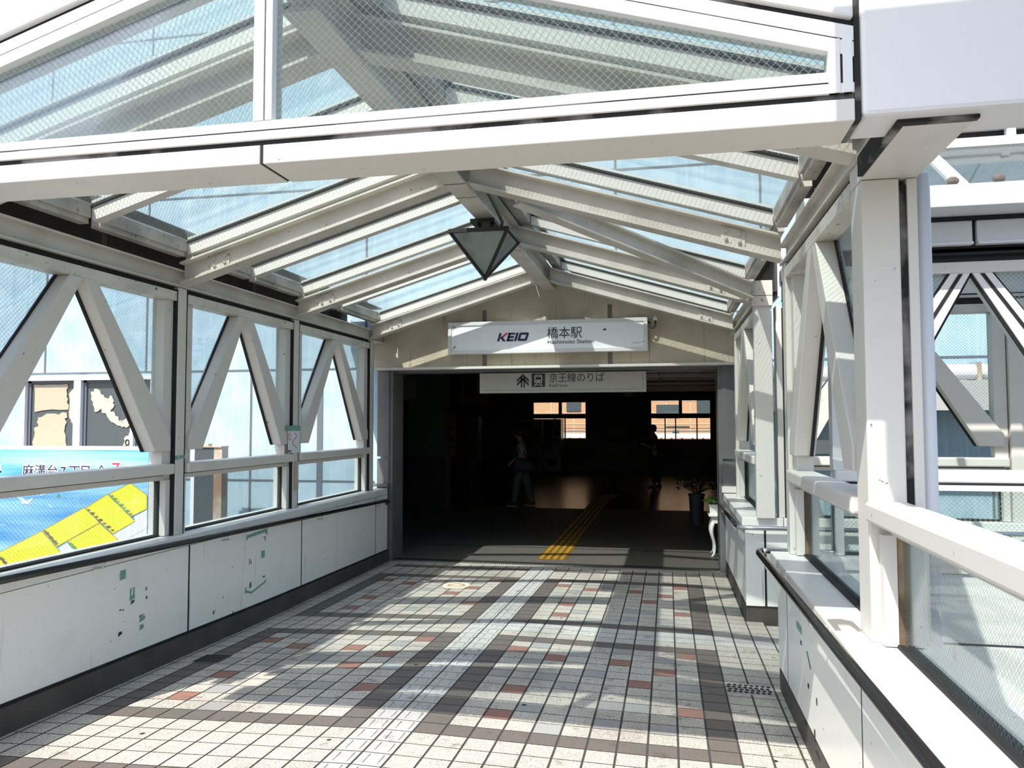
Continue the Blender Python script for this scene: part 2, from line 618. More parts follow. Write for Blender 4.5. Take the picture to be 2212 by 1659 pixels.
def skinned(name, chains, mat, parent, sub=2, extra=None):
    """one smooth body from chains of (x,y,z,r) that share joints; the first joint is the root"""
    bm = bmesh.new()
    lay = bm.verts.layers.skin.verify()
    seen = {}
    first = True
    o0 = WORLD[parent]
    for ch in chains:
        prev = None
        for (x, y, z, r) in ch:
            key = (round(x, 4), round(y, 4), round(z, 4))
            if key not in seen:
                v = bm.verts.new(Vector((x, y, z)) - o0)
                rr = r if isinstance(r, tuple) else (r, r)
                v[lay].radius = rr
                v[lay].use_root = first
                first = False
                seen[key] = v
            v = seen[key]
            if prev is not None and prev is not v and bm.edges.get((prev, v)) is None:
                bm.edges.new((prev, v))
            prev = v
    me = bpy.data.meshes.new(name)
    bm.to_mesh(me)
    bm.free()
    me.materials.append(MATS[mat])
    tmp = bpy.data.objects.new(name, me)
    COL.objects.link(tmp)
    sk = tmp.modifiers.new('Skin', 'SKIN')
    sk.use_smooth_shade = True
    sb = tmp.modifiers.new('Subdivision', 'SUBSURF')
    sb.levels = sb.render_levels = sub
    dg = bpy.context.evaluated_depsgraph_get()
    dg.update()
    me2 = bpy.data.meshes.new_from_object(tmp.evaluated_get(dg))
    bpy.data.objects.remove(tmp)
    me2.materials.clear()
    me2.materials.append(MATS[mat])
    if extra:
        b2 = bmesh.new()
        b2.from_mesh(me2)
        extra(b2, o0)
        b2.to_mesh(me2)
        b2.free()
    me2.polygons.foreach_set('use_smooth', [True] * len(me2.polygons))
    o = bpy.data.objects.new(name, me2)
    COL.objects.link(o)
    o.parent = parent
    WORLD[o] = o0
    return o



# ================================================================== THE SETTING
# ------------------------------------------------------------------ outdoor floor of laid tiles
TK0, TW, TR0, TRP = -1.619, 0.15, 3.9165, 0.1487
RED = {(0, 11), (1, 5), (1, 2), (2, 10), (5, 10), (6, 7), (7, 9), (8, 4), (8, 12)}
GREY = {(0, 7), (1, 9), (1, 12), (2, 3), (3, 1), (3, 6), (3, 11), (4, 8), (5, 2), (5, 4), (5, 12), (7, 2), (7, 11), (8, 7), (6, 4), (2, 7)}


def tile_kind(k, r):
    if k > 15:
        return 4 if r in (15, 16) else 0
    if k in (0, 1):
        return 4
    if r in (15, 16) and k >= 2:
        return 4
    if r in (-22, -18, -5, 0, 13, 17, 30, 34) and -11 <= k <= 12:
        return 3
    inblock = (1 <= r <= 12) or (18 <= r <= 29) or (-17 <= r <= -6)
    if inblock and k in (-11, -1, 2, 12):
        return 3
    if r in (-4, -3, -2, -1, 14) and k in (-1, 2):
        return 0
    if inblock and (3 <= k <= 11 or -10 <= k <= -2):
        c = k - 3 if k >= 3 else k + 10
        q = r if 1 <= r <= 12 else (r - 17 if r > 0 else r + 18)
        if (c, q) in RED:
            return 2
        if (c, q) in GREY:
            return 1
    return 0


fl = MB()
FM = ['tile_white', 'tile_grey', 'tile_red', 'tile_brown', 'tile_tactile', 'grout']
for k in range(-13, 46):
    for r in range(-34, 37):
        branch = k > 15
        y0, y1 = TR0 + TRP * r, TR0 + TRP * (r + 1)
        x0, x1 = TK0 + TW * k, TK0 + TW * (k + 1)
        if branch and (y0 < 5.15 or y1 > 7.02):
            continue
        if x0 < -3.58 or y1 > 9.36:
            continue
        # grout bed
        fl.add([(x0, y0, fz(x0, y0) - .003), (x1, y0, fz(x1, y0) - .003), (x1, y1, fz(x1, y1) - .003), (x0, y1, fz(x0, y1) - .003)], [(0, 1, 2, 3)], 5)
        kind = tile_kind(k, r)
        gx, gy = .0058, .0036
        a, b2, c2, d2 = x0 + gx, x1 - gx, y0 + gy, y1 - gy
        fl.add([(a, c2, fz(a, c2)), (b2, c2, fz(b2, c2)), (b2, d2, fz(b2, d2)), (a, d2, fz(a, d2))], [(0, 1, 2, 3)], kind)
        if kind == 4:
            cx, cy = (x0 + x1) / 2, (y0 + y1) / 2
            if k in (0, 1) and r == 15:
                for ix in (-1, 0, 1):
                    for iy in (-1, 0, 1):
                        px, py = cx + ix * .04, cy + iy * .04
                        fl.box(px - .011, px + .011, py - .011, py + .011, fz(px, py) - .002, fz(px, py) + .004, 4)
            elif k in (0, 1):
                for px in (cx - .036, cx + .036):
                    fl.box(px - .009, px + .009, cy - .05, cy + .05, fz(px, cy) - .003, fz(px, cy) + .0045, 4)
            else:
                for py in (cy - .036, cy + .036):
                    fl.box(cx - .058, cx + .058, py - .009, py + .009, fz(cx, py) - .003, fz(cx, py) + .0045, 4)
# strip between the last row of tiles and the grating
fl.add([(-3.6, 9.27, fz(-3.5, 9.27) - .002), (.72, 9.27, fz(.7, 9.27) - .002), (.72, 9.40, -.237), (-3.6, 9.40, -.237)], [(0, 1, 2, 3)], 0)
floor = struct(fl.build('floor', FM, origin=(0, 0, 0)))
# bridge deck under the tiles
dk = MB()
dk.box(-3.82, .98, -3.0, 9.40, -.95, -.33)
dk.box(.98, 5.4, 5.10, 7.06, -.95, -.33)
struct(dk.build('bridge_deck', 'deck_concrete', origin=(0, 0, 0)))
g = MB()
g.box(-60, 60, -40, 70, -6.3, -6.0)
struct(g.build('ground', 'asphalt', origin=(0, 0, -6)))

# ------------------------------------------------------------------ station front wall
wl = MB()
wl.box(-34, -3.45, 9.44, 9.72, -6, 9.5)
wl.box(.614, 13, 9.44, 9.72, -6, 9.5)
wl.box(-3.45, .614, 9.44, 9.72, 2.17, 9.5)
wl.box(-3.45, .614, 9.44, 9.72, -6, -.30)
wall_front = struct(wl.build('wall_front', 'facade_paint', origin=(0, 9.44, 0)))
j = MB()
for (x, z0, z1) in ((-8.66, 2.2, 9.4), (-7.04, 2.2, 9.4), (-5.45, -4, 2.2), (-3.83, 2.2, 9.4), (-2.2, 3.4, 9.4), (-.6, 3.4, 9.4), (1.1, 3.0, 9.4), (2.7, 2.2, 9.4), (4.3, 2.2, 9.4), (-10.3, -4, 9.4), (-12, -4, 9.4), (3.5, -4, 2.2)):
    j.box(x - .013, x + .013, 9.433, 9.441, z0, z1)
j.box(-4.50, -4.42, 9.432, 9.441, -4, 2.2)
for (z, xa, xb) in ((2.205, -14, -3.7), (.745, -6.4, -3.7), (4.6, -14, 12), (6.9, -14, 12), (2.225, 1, 12)):
    j.box(xa, xb, 9.434, 9.441, z - .012, z + .012)
j.build('panel_joint', 'grey_gasket', wall_front)
st = MB()
st.prism([(XL - .14, 2.19), (XR + .14, 2.19), (XR + .14, 2.62), (XC, 3.34), (XL - .14, 2.62)], 'y', 9.36, 9.445)
stucco = st.build('plaster_gable', 'stucco', wall_front)
j = MB()
for x in (-2.23, -.675):
    j.box(x - .025, x + .025, 9.352, 9.362, 2.20, raf(x) - .02)
j.build('plaster_joint', 'soil_grey', wall_front)
# the entrance
dr = MB()
for (xa, xb) in ((XL - .08, -3.475), (.62, XR + .03)):
    dr.box(xa, xb, 9.34, 9.44, -.235, 1.045)
    dr.box(xa, xb, 9.34, 9.44, 1.075, 2.165)
door_1 = struct(dr.build('door_1', 'stainless', origin=(XC, 9.4, -.235)))
d2 = MB()
for (xa, xb) in ((-3.475, -3.43), (.575, .62)):
    d2.box(xa, xb, 9.36, 9.75, -.235, 2.165)
d2.build('door_jamb', 'stainless', door_1)
d3 = MB()
d3.box(XL - .08, XR + .05, 9.25, 9.44, 2.165, 2.195)
d3.build('lintel_flashing', 'white_paint', door_1)
d4 = MB()
d4.box(-3.43, .575, 9.47, 9.74, 2.135, 2.165)
d4.build('shutter_box', 'stainless', door_1)
th = MB()
th.box(-3.45, .60, 9.44, 9.47, -.236, -.228)
th.box(-3.45, .60, 9.52, 9.55, -.236, -.228)
th.build('shutter_track', 'hole', door_1)
gr = MB()
gr.box(-3.42, .60, 9.385, 9.43, -.262, -.236, 0)
for i in range(150):
    x = -3.40 + i * .0266
    gr.box(x, x + .012, 9.39, 9.425, -.236, -.230, 1)
tag(gr.build('drain_grating', ['hole', 'drain_steel']), 'narrow steel drain grating across the foot of the dark station entrance', 'drain')

# ------------------------------------------------------------------ station hall behind the entrance
hf = MB()
hf.box(-10, 4.2, 9.40, 15.67, -.30, -.235)
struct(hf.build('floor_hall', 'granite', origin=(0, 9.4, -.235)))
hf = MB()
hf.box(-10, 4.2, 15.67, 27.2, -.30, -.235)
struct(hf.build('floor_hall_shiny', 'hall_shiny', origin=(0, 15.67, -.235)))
gv = MB()
gv.box(-3.62, .58, 10.70, 10.74, -.236, -.2335)
struct(gv.build('trim_1', 'hole', origin=(0, 10.7, -.235)))
cl = MB()
cl.box(-10, 4.2, 9.72, 27.2, 2.56, 2.7)
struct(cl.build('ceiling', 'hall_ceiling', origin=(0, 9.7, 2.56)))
for i, (y, lab) in enumerate(((10.4, 'first pale metal batten across the dark hall ceiling, nearest the entrance'), (11.7, 'second pale metal batten across the dark hall ceiling'), (13.9, 'third pale metal batten across the dark hall ceiling'), (15.8, 'fourth pale metal batten across the dark hall ceiling'), (17.2, 'fifth pale metal batten across the dark hall ceiling'))):
    lb = MB()
    lb.box(-2.0, 3.6, y, y + .05, 2.17, 2.20)
    lb.box(-1.9, -1.88, y + .01, y + .03, 2.20, 2.56)
    lb.box(3.4, 3.42, y + .01, y + .03, 2.20, 2.56)
    tag(lb.build('ceiling_batten', 'ceiling_bar'), lab, 'batten', 'ceiling battens')
gd = MB()
for i in range(19):
    x = -2.0 + i * .31
    gd.box(x, x + .010, 10.46, 13.85, 2.215, 2.25)
for i in range(5):
    y = 10.6 + i * .72
    gd.box(-2.0, 3.6, y, y + .010, 2.215, 2.25)
for x in (-1.8, 3.3):
    gd.box(x, x + .02, 12.0, 12.02, 2.25, 2.56)
tag(gd.build('ceiling_grid', 'ceiling_bar'), 'dark open grid ceiling seen past the end of the line sign', 'ceiling grid')
hw = MB()
hw.box(-10.2, -10, 9.7, 27.4, -.3, 2.6)
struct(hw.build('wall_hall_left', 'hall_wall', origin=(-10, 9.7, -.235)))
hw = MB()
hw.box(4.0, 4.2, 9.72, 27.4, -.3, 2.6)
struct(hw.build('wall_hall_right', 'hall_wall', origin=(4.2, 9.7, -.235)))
# rear wall with two windows
W1 = (-4.72, -2.76, .90, 2.26)
W2 = (-.62, 1.46, .88, 2.29)
hb = MB()
for (xa, xb) in ((-10, W1[0]), (W1[1], W2[0]), (W2[1], 4.2)):
    hb.box(xa, xb, 27.0, 27.2, .62, 2.6)
for w in (W1, W2):
    hb.box(w[0], w[1], 27.0, 27.2, .62, w[2])
    hb.box(w[0], w[1], 27.0, 27.2, w[3], 2.6)
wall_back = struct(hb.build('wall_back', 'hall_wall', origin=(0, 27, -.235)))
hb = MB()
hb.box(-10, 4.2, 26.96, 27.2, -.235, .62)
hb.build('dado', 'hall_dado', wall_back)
bs = MB()
bs.box(-2.6, 4.2, 26.5, 26.96, -.235, -.21)
struct(bs.build('trim_2', 'granite', origin=(0, 26.7, -.235)))
for i, w in enumerate((W1, W2)):
    f = MB()
    x0, x1, z0, z1 = w
    xm = (x0 + x1) / 2 + (.0 if i else .03)
    f.box(x0, x1, 27.0, 27.1, z1 - .05, z1)
    f.box(x0, x1, 27.0, 27.1, z0, z0 + .05)
    f.box(x0, x0 + .06, 27.0, 27.1, z0, z1)
    f.box(x1 - .06, x1, 27.0, 27.1, z0, z1)
    f.box(x0, x1, 26.98, 27.1, 1.64, 1.80)
    f.box(xm - .055, xm + .055, 27.0, 27.1, 1.72, z1)
    for q in ((.25, .42, .76) if i else (.42, .60)):
        xq = x0 + (x1 - x0) * q
        f.box(xq - .02, xq + .02, 27.02, 27.08, z0, 1.66)
    wf = struct(f.build('window_%d' % (i + 1), 'window_black', origin=(xm, 27.05, z0)))
    p = MB()
    p.box(x0 + .04, x1 - .04, 27.055, 27.06, z0 + .03, z1 - .03)
    p.build('window_pane', 'glass_clear', wf)
    p = MB()
    for q in (.1, .42, .58, .92):
        xq = x0 + (x1 - x0) * q
        p.box(xq - .03, xq + .03, 26.985, 27.0, 1.70, 1.73)
    p.build('window_latch', 'window_black', wf)
# partition and low counter on the ticket side
hp = MB()
hp.box(-10, -4.36, 15.0, 15.2, .84, 2.56)
wall_part = struct(hp.build('wall_hall_partition', 'hall_wall', origin=(-5, 15, -.235)))
hp = MB()
hp.box(-10, -4.38, 14.97, 15.2, -.235, .84)
hp.build('dado', 'hall_dado', wall_part)
hp = MB()
hp.box(-5.9, -5.18, 14.93, 15.0, -.235, 1.95)
hp.build('doorway_panel', 'hall_dark', wall_part)
ed = MB()
ed.box(-4.375, -4.345, 14.95, 15.22, -.235, .86)
tag(ed.build('counter_edge_post', 'sign_dim'), 'thin grey upright edging the dark low wall inside the entrance', 'edge post')
for i, z in enumerate((.52, .34)):
    kn = MB()
    kn.ball((-4.56, 14.955, z), .022, .012, .012, 8, 5)
    tag(kn.build('round_knob', 'steel', smooth=True), 'upper shiny metal knob on the dark low wall inside' if i == 0 else 'lower shiny metal knob on the dark low wall inside', 'knob')

# ------------------------------------------------------------------ things in the hall
t = thing('overhead_sign', (-4.3, 12.0, 1.885), 'dim white sign with phone number hanging just inside the entrance', 'sign')
p = MB(); p.box(-5.2, -4.016, 12.0, 12.06, 1.885, 2.24); p.build('sign_panel', 'sign_dim', t)
text_part('0812-578', .10, (-4.78, 11.995, 2.03), 'ink', t, width=.5)
for hx in (-5.0, -4.2):
    p = MB(); p.box(hx, hx + .02, 12.02, 12.04, 2.24, 2.56); p.build('hanger', 'ceiling_bar', t)

for i, (xa, xb, lab) in enumerate(((-5.0, -4.66, 'small dim brown sign over the lockers, nearer the partition'), (-4.63, -4.2, 'small dim brown sign over the lockers, farther from the partition'))):
    t = thing('hanging_sign', (xa, 18, 1.93), lab, 'sign', 'small signs over the lockers')
    p = MB(); p.box(xa, xb, 18.0, 18.04, 1.925, 2.21); p.build('sign_panel', 'banner_dim', t)
    p = MB(); p.box(xa + .15, xa + .16, 18.01, 18.03, 2.21, 2.56); p.build('hanger', 'ceiling_bar', t)
t = thing('scroll_banner', (-4.51, 15.9, .79), 'narrow brownish scroll banner hanging beside the green partition', 'banner')
p = MB(); p.box(-4.60, -4.42, 15.9, 15.905, .80, 1.72); p.build('cloth', 'banner_dim', t)
p = MB()
for z, h, w in ((1.52, .07, .10), (1.36, .05, .12), (1.10, .09, .11), (.93, .06, .12)):
    p.box(-4.51 - w / 2, -4.51 + w / 2, 15.893, 15.899, z, z + h)
p.build('print', 'hall_dark', t)
for rz in (1.725, .795):
    p = MB(); p.tube([(-4.63, 15.9, rz), (-4.39, 15.9, rz)], .010); p.build('roller', 'hall_dark', t)
p = MB(); p.tube([(-4.51, 15.92, -.235), (-4.51, 15.92, 1.72)], .012); p.box(-4.66, -4.36, 15.8, 16.04, -.235, -.21); p.build('stand', 'hall_dark', t)
for i in range(2):
    xa = -6.10 + i * .33
    t = thing('coin_locker', (xa + .16, 22.2, -.235), 'dim grey locker column behind the scroll banner, ' + ('nearer the partition' if i == 0 else 'nearer the drinks machines'), 'locker', 'coin lockers')
    p = MB(); p.box(xa, xa + .32, 22.03, 22.5, .10, 1.68); p.box(xa + .02, xa + .30, 22.06, 22.48, -.235, .10); p.build('body', 'hall_dark', t)
    for q in range(4):
        dpt = MB(); dpt.box(xa + .012, xa + .308, 22.0, 22.03, .115 + q * .39, .49 + q * .39)
        d = dpt.build('door', 'locker', t)
        h = MB(); h.box(xa + .26, xa + .285, 21.985, 22.0, .26 + q * .39, .36 + q * .39); h.build('handle', 'hall_dark', d)


def vending(x0, x1, lab, wide):
    t = thing('vending_machine', ((x0 + x1) / 2, 26.3, -.235), lab, 'vending machine', 'drinks machines by the rear wall')
    p = MB(); p.box(x0, x1, 26.0, 26.75, -.17, 1.62); p.build('body', 'machine_body', t, bevel=.015)
    for x in (x0 + .06, x1 - .10):
        p = MB(); p.box(x, x + .04, 26.05, 26.7, -.235, -.17); p.build('foot', 'hall_dark', t)
    xs = x0 + (x1 - x0) * (.70 if wide else .5)
    p = MB(); p.box(x0 + .05, xs, 25.985, 26.0, .62, 1.54); d = p.build('display_window', 'machine_panel', t)
    n = 9 if wide else 3
    for r in range(3):
        for c in range(n):
            cx = x0 + .10 + (xs - x0 - .16) * (c + .5) / n
            q = MB(); q.tube([(cx, 25.98, .74 + r * .28), (cx, 25.98, .86 + r * .28)], .022, 8); q.build('bottle', 'locker', d)
    p = MB(); p.box(xs + .06, x1 - .06, 25.985, 26.0, 1.06, 1.22); p.build('coin_panel', 'machine_panel', t)
    p = MB(); p.box(xs + .08, x1 - .08, 25.985, 26.0, .80, .92); p.build('coin_return', 'hall_dark', t)
    p = MB(); p.box(x0 + .15, x1 - .15, 25.985, 26.0, .02, .30); p.build('dispenser_flap', 'machine_panel', t)


vending(-5.27, -4.20, 'wide dim drinks vending machine behind the woman with the navy bag', True)
vending(-4.17, -3.55, 'narrow dim vending machine under the smaller rear window', False)

t = thing('notice_board', (-1.7, 26.94, .40), 'dark wall notice with pale panels between the two rear windows', 'notice')
p = MB(); p.box(-2.13, -1.28, 26.93, 26.958, .40, 1.66); p.build('board', 'hall_dark', t)
for z0, z1 in ((1.02, 1.38), (.42, .80)):
    p = MB(); p.box(-2.10, -1.31, 26.92, 26.93, z0, z1); p.build('pale_panel', 'sign_dim', t)
p = MB()
p.prism([(-2.0, 1.52), (-1.92, 1.58), (-1.92, 1.535), (-1.84, 1.535), (-1.84, 1.505), (-1.92, 1.505), (-1.92, 1.46)], 'y', 26.92, 26.93)
p.prism([(-1.42, .91), (-1.50, .97), (-1.50, .925), (-1.58, .925), (-1.58, .895), (-1.50, .895), (-1.50, .85)], 'y', 26.92, 26.93)
p.build('arrow', 'sign_dim', t)
p = MB(); p.box(-.82, -.66, 15.0, 15.03, 2.00, 2.45); p.box(-.75, -.73, 15.01, 15.02, 2.45, 2.56)
tag(p.build('ceiling_plate_sign', 'sign_dim'), 'small pale sign hanging under the long line sign', 'sign')

# yellow guidance blocks
yb = MB()
for i in range(30):
    y = 9.80 + i * .30
    for q in range(1):
        x = -1.665 + (0 if y < 16.5 else (y - 16.5) ** 2 * .035)
        yb.box(x, x + .385, y + .002, y + .298, -.236, -.231, 1)
        for b in range(4):
            yb.box(x + .035 + b * .088, x + .082 + b * .088, y + .02, y + .28, -.231, -.226)
tag(yb.build('tactile_paving', ['yellow_block', 'yellow_groove']), 'yellow ribbed guidance paving leading into the dark hall', 'tactile paving')
yb = MB()
for i in range(16):
    for q in range(2):
        x, y = -4.9 + i * .3 - 2.2, 12.9 + q * .0
    x = -7.1 + i * .155
    y = 10.6 + i * .30
    yb.box(x, x + .30, y, y + .29, -.236, -.231) if y < 14.6 else None
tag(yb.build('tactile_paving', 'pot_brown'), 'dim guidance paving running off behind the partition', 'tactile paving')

# woman walking
def woman():
    x, y, g0 = -2.98, 15.96, -.235
    t = thing('person', (x, y, g0), 'person in a white top and patterned trousers walking with a navy shoulder bag', 'person')

    def P(dx, dy, z, r):
        return (x + dx, y + dy, g0 + z, r)
    pel = P(0, 0, .86, (.12, .10))
    ch = [[pel, P(-.005, 0, .98, (.105, .085)), P(-.02, 0, 1.13, (.125, .095)), P(-.03, 0, 1.28, (.11, .09)), P(-.055, 0, 1.36, (.05, .05)), P(-.085, 0, 1.42, (.05, .055)), P(-.095, 0, 1.49, (.082, .072)), P(-.085, 0, 1.56, (.07, .066))],
          [P(-.095, 0, 1.49, (.082, .072)), P(-.168, 0, 1.475, .018), P(-.183, 0, 1.465, .011)],
          [pel, P(-.03, -.08, .80, .088), P(-.11, -.09, .47, .058), P(-.17, -.09, .12, .036), P(-.17, -.09, .06, .036), P(-.28, -.09, .035, (.035, .025))],
          [pel, P(.03, .08, .80, .088), P(.07, .09, .47, .058), P(.17, .09, .14, .036), P(.19, .09, .07, .036), P(.09, .09, .03, (.035, .025))]]
    for s in (-1, 1):
        sh = P(-.03, .0, 1.28, (.11, .09))
        a = P(-.025, s * .15, 1.27, .045)
        e = P(.06, s * .19, 1.03, .036) if s < 0 else P(-.12, s * .19, 1.02, .036)
        w = P(-.06, s * .17, .86, .024) if s < 0 else P(-.26, s * .17, .92, .024)
        hx, hz = w[0] - x - .035, w[2] - g0 - .045
        hand = P(hx, s * .17, hz, .024)
        ch.append([sh, a, e, w, hand])
        for f in range(4):
            ch.append([hand, P(hx - .045 + f * .008, s * .17 + (f - 1.5) * .017, hz - .035 - f * .003, .0085), P(hx - .06 + f * .016, s * .17 + (f - 1.5) * .016, hz - .072 + abs(f - 1.5) * .006, .008)])
        ch.append([hand, P(hx - .035, s * .17 - s * .03, hz + .01, .009), P(hx - .062, s * .17 - s * .035, hz - .012, .008)])
    skinned('body', ch, 'skin', t)
    sh = [[P(.0, 0, .76, (.14, .12)), P(-.005, 0, .98, (.125, .10)), P(-.02, 0, 1.13, (.142, .11)), P(-.03, 0, 1.28, (.128, .10)), P(-.05, 0, 1.335, (.07, .07))]]
    for s in (-1, 1):
        e = P(.035, s * .185, 1.08, .052) if s < 0 else P(-.09, s * .185, 1.08, .052)
        sh.append([P(-.03, 0, 1.28, (.128, .10)), P(-.025, s * .16, 1.26, .062), e])
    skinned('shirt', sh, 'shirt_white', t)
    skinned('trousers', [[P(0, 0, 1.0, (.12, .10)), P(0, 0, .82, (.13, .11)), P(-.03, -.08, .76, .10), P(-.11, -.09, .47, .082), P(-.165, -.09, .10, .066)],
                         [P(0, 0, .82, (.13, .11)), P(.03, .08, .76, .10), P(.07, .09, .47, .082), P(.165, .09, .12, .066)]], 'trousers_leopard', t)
    h = MB()
    h.ball(P(-.065, 0, 1.535, 0)[:3], .105, .098, .098)
    h.ball(P(.015, 0, 1.47, 0)[:3], .055, .08, .08)
    h.build('hair', 'hair', t, smooth=True)
    for dx, s, dz in ((-.215, -1, 0), (.14, 1, .0)):
        p = MB()
        p.prism([(x + dx - .12, g0 + .015), (x + dx - .10, g0 + .055), (x + dx, g0 + .075), (x + dx + .05, g0 + .10), (x + dx + .09, g0 + .10), (x + dx + .10, g0 + .015)], 'y', y + s * .09 - .042, y + s * .09 + .042)
        so = p.build('shoe', 'shoe_dark', t, bevel=.015)
        p = MB()
        p.prism([(x + dx - .125, g0), (x + dx - .125, g0 + .018), (x + dx + .105, g0 + .018), (x + dx + .105, g0)], 'y', y + s * .09 - .045, y + s * .09 + .045)
        p.build('sole', 'shoe_sole', so)
    b = thing('shoulder_bag', (x + .08, y - .24, g0 + .73), 'navy shoulder bag hanging at the side of the walking person', 'bag')
    p = MB()
    p.prism([(x - .13, g0 + .74), (x - .13, g0 + .92), (x - .07, g0 + 1.02), (x + .14, g0 + .97), (x + .26, g0 + .92), (x + .29, g0 + .84), (x + .24, g0 + .76), (x + .10, g0 + .73)], 'y', y - .37, y - .26)
    p.build('bag_body', 'bag_navy', b, bevel=.03)
    p = MB()
    p.tube([(x - .07, y - .25, g0 + 1.0), (x - .06, y - .21, g0 + 1.18), (x - .03, y - .13, g0 + 1.35), (x + .02, y - .18, g0 + 1.20), (x + .15, y - .25, g0 + .96)], .012, 8)
    p.build('strap', 'bag_navy', b, smooth=True)


woman()


def man():
    x, y, g0 = -.37, 21.0, -.235
    t = thing('person', (x, y, g0), 'person in silhouette reading a phone in front of the wider rear window', 'person')

    def P(dx, dy, z, r):
        return (x + dx, y + dy, g0 + z, r)
    pel = P(0, 0, .90, (.12, .10))
    ch = [[pel, P(.015, 0, 1.03, (.11, .09)), P(.025, 0, 1.18, (.13, .10)), P(.015, 0, 1.33, (.11, .09)), P(-.015, 0, 1.41, (.052, .052)), P(-.045, 0, 1.47, (.052, .056)), P(-.06, 0, 1.545, (.086, .076)), P(-.05, 0, 1.62, (.075, .07))],
          [P(-.06, 0, 1.545, (.086, .076)), P(-.138, 0, 1.515, .018), P(-.152, 0, 1.503, .011)],
          [pel, P(-.01, -.08, .84, .085), P(-.03, -.09, .49, .058), P(.0, -.09, .12, .038), P(.0, -.09, .06, .038), P(-.12, -.09, .035, (.035, .025))],
          [pel, P(.02, .08, .84, .085), P(.05, .09, .49, .058), P(.12, .09, .13, .038), P(.13, .09, .07, .038), P(.02, .09, .035, (.035, .025))]]
    for s in (-1, 1):
        a = P(.02, s * .165, 1.32, .048)
        e = P(.035, s * .20, 1.05, .038)
        w = P(-.15, s * .09, 1.10, .026)
        hand = P(-.20, s * .06, 1.125, .025)
        ch.append([P(.015, 0, 1.33, (.11, .09)), a, e, w, hand])
        for f in range(4):
            ch.append([hand, P(-.235, s * (.045 + f * .004), 1.115 + f * .017, .0085), P(-.262, s * (.030 - f * .003), 1.118 + f * .016, .008), P(-.255, s * (.012 + f * .002), 1.122 + f * .016, .0075)])
        ch.append([hand, P(-.215, s * .05, 1.155, .009), P(-.235, s * .02, 1.165, .008)])
    skinned('body', ch, 'skin', t)
    sh = [[P(0, 0, .80, (.14, .118)), P(.015, 0, 1.03, (.128, .105)), P(.025, 0, 1.18, (.146, .115)), P(.015, 0, 1.33, (.125, .10)), P(-.01, 0, 1.385, (.068, .068))]]
    for s in (-1, 1):
        sh.append([P(.015, 0, 1.33, (.125, .10)), P(.02, s * .17, 1.31, .064), P(.03, s * .195, 1.12, .056)])
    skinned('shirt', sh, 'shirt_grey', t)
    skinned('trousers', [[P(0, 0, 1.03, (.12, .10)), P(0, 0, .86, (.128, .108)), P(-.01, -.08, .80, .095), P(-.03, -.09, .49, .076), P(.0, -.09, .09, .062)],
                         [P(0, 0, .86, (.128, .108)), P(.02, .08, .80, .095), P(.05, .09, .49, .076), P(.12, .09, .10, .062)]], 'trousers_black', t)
    h = MB()
    h.ball(P(-.03, 0, 1.60, 0)[:3], .105, .095, .085)
    h.ball(P(.02, 0, 1.55, 0)[:3], .05, .08, .07)
    h.build('hair', 'hair', t, smooth=True)
    for dx, s in ((-.045, -1), (.085, 1)):
        p = MB()
        p.prism([(x + dx - .13, g0), (x + dx - .11, g0 + .05), (x + dx, g0 + .075), (x + dx + .05, g0 + .10), (x + dx + .09, g0 + .10), (x + dx + .10, g0)], 'y', y + s * .09 - .042, y + s * .09 + .042)
        p.build('shoe', 'shoe_dark', t, bevel=.015)
    p = MB()
    p.beam((x - .20, y, g0 + 1.10), (x - .335, y, g0 + 1.175), .072, .009)
    f = thing('phone', (x - .26, y, g0 + 1.12), 'thin pale phone held by the person at the wider rear window', 'phone')
    p.build('phone_case', 'phone_pale', f)


man()


# white table with a potted plant just inside the entrance
t = thing('side_table', (.64, 10.5, -.235), 'white side table with curved legs just inside the entrance', 'table')
p = MB(); p.box(.50, .92, 10.32, 10.68, .285, .31); p.build('table_top', 'table_white', t, bevel=.008)
p = MB(); p.box(.535, .885, 10.355, 10.645, .20, .285); p.build('apron', 'table_white', t)
for (lx, ly, sx, sy) in ((.555, 10.375, -1, -1), (.865, 10.375, 1, -1), (.555, 10.625, -1, 1), (.865, 10.625, 1, 1)):
    pts = []
    rs = []
    for i in range(11):
        q = i / 10
        bow = .022 * sin(q * pi * 2.0) * (1 - .2 * q)
        pts.append((lx + sx * bow, ly + sy * bow, .21 - q * .437))
        rs.append(.028 - .015 * q)
    pts[-1] = (lx + sx * .02, ly + sy * .02, -.228)
    p = MB(); p.tube(pts, rs, 8); p.build('leg', 'table_white', t, smooth=True)


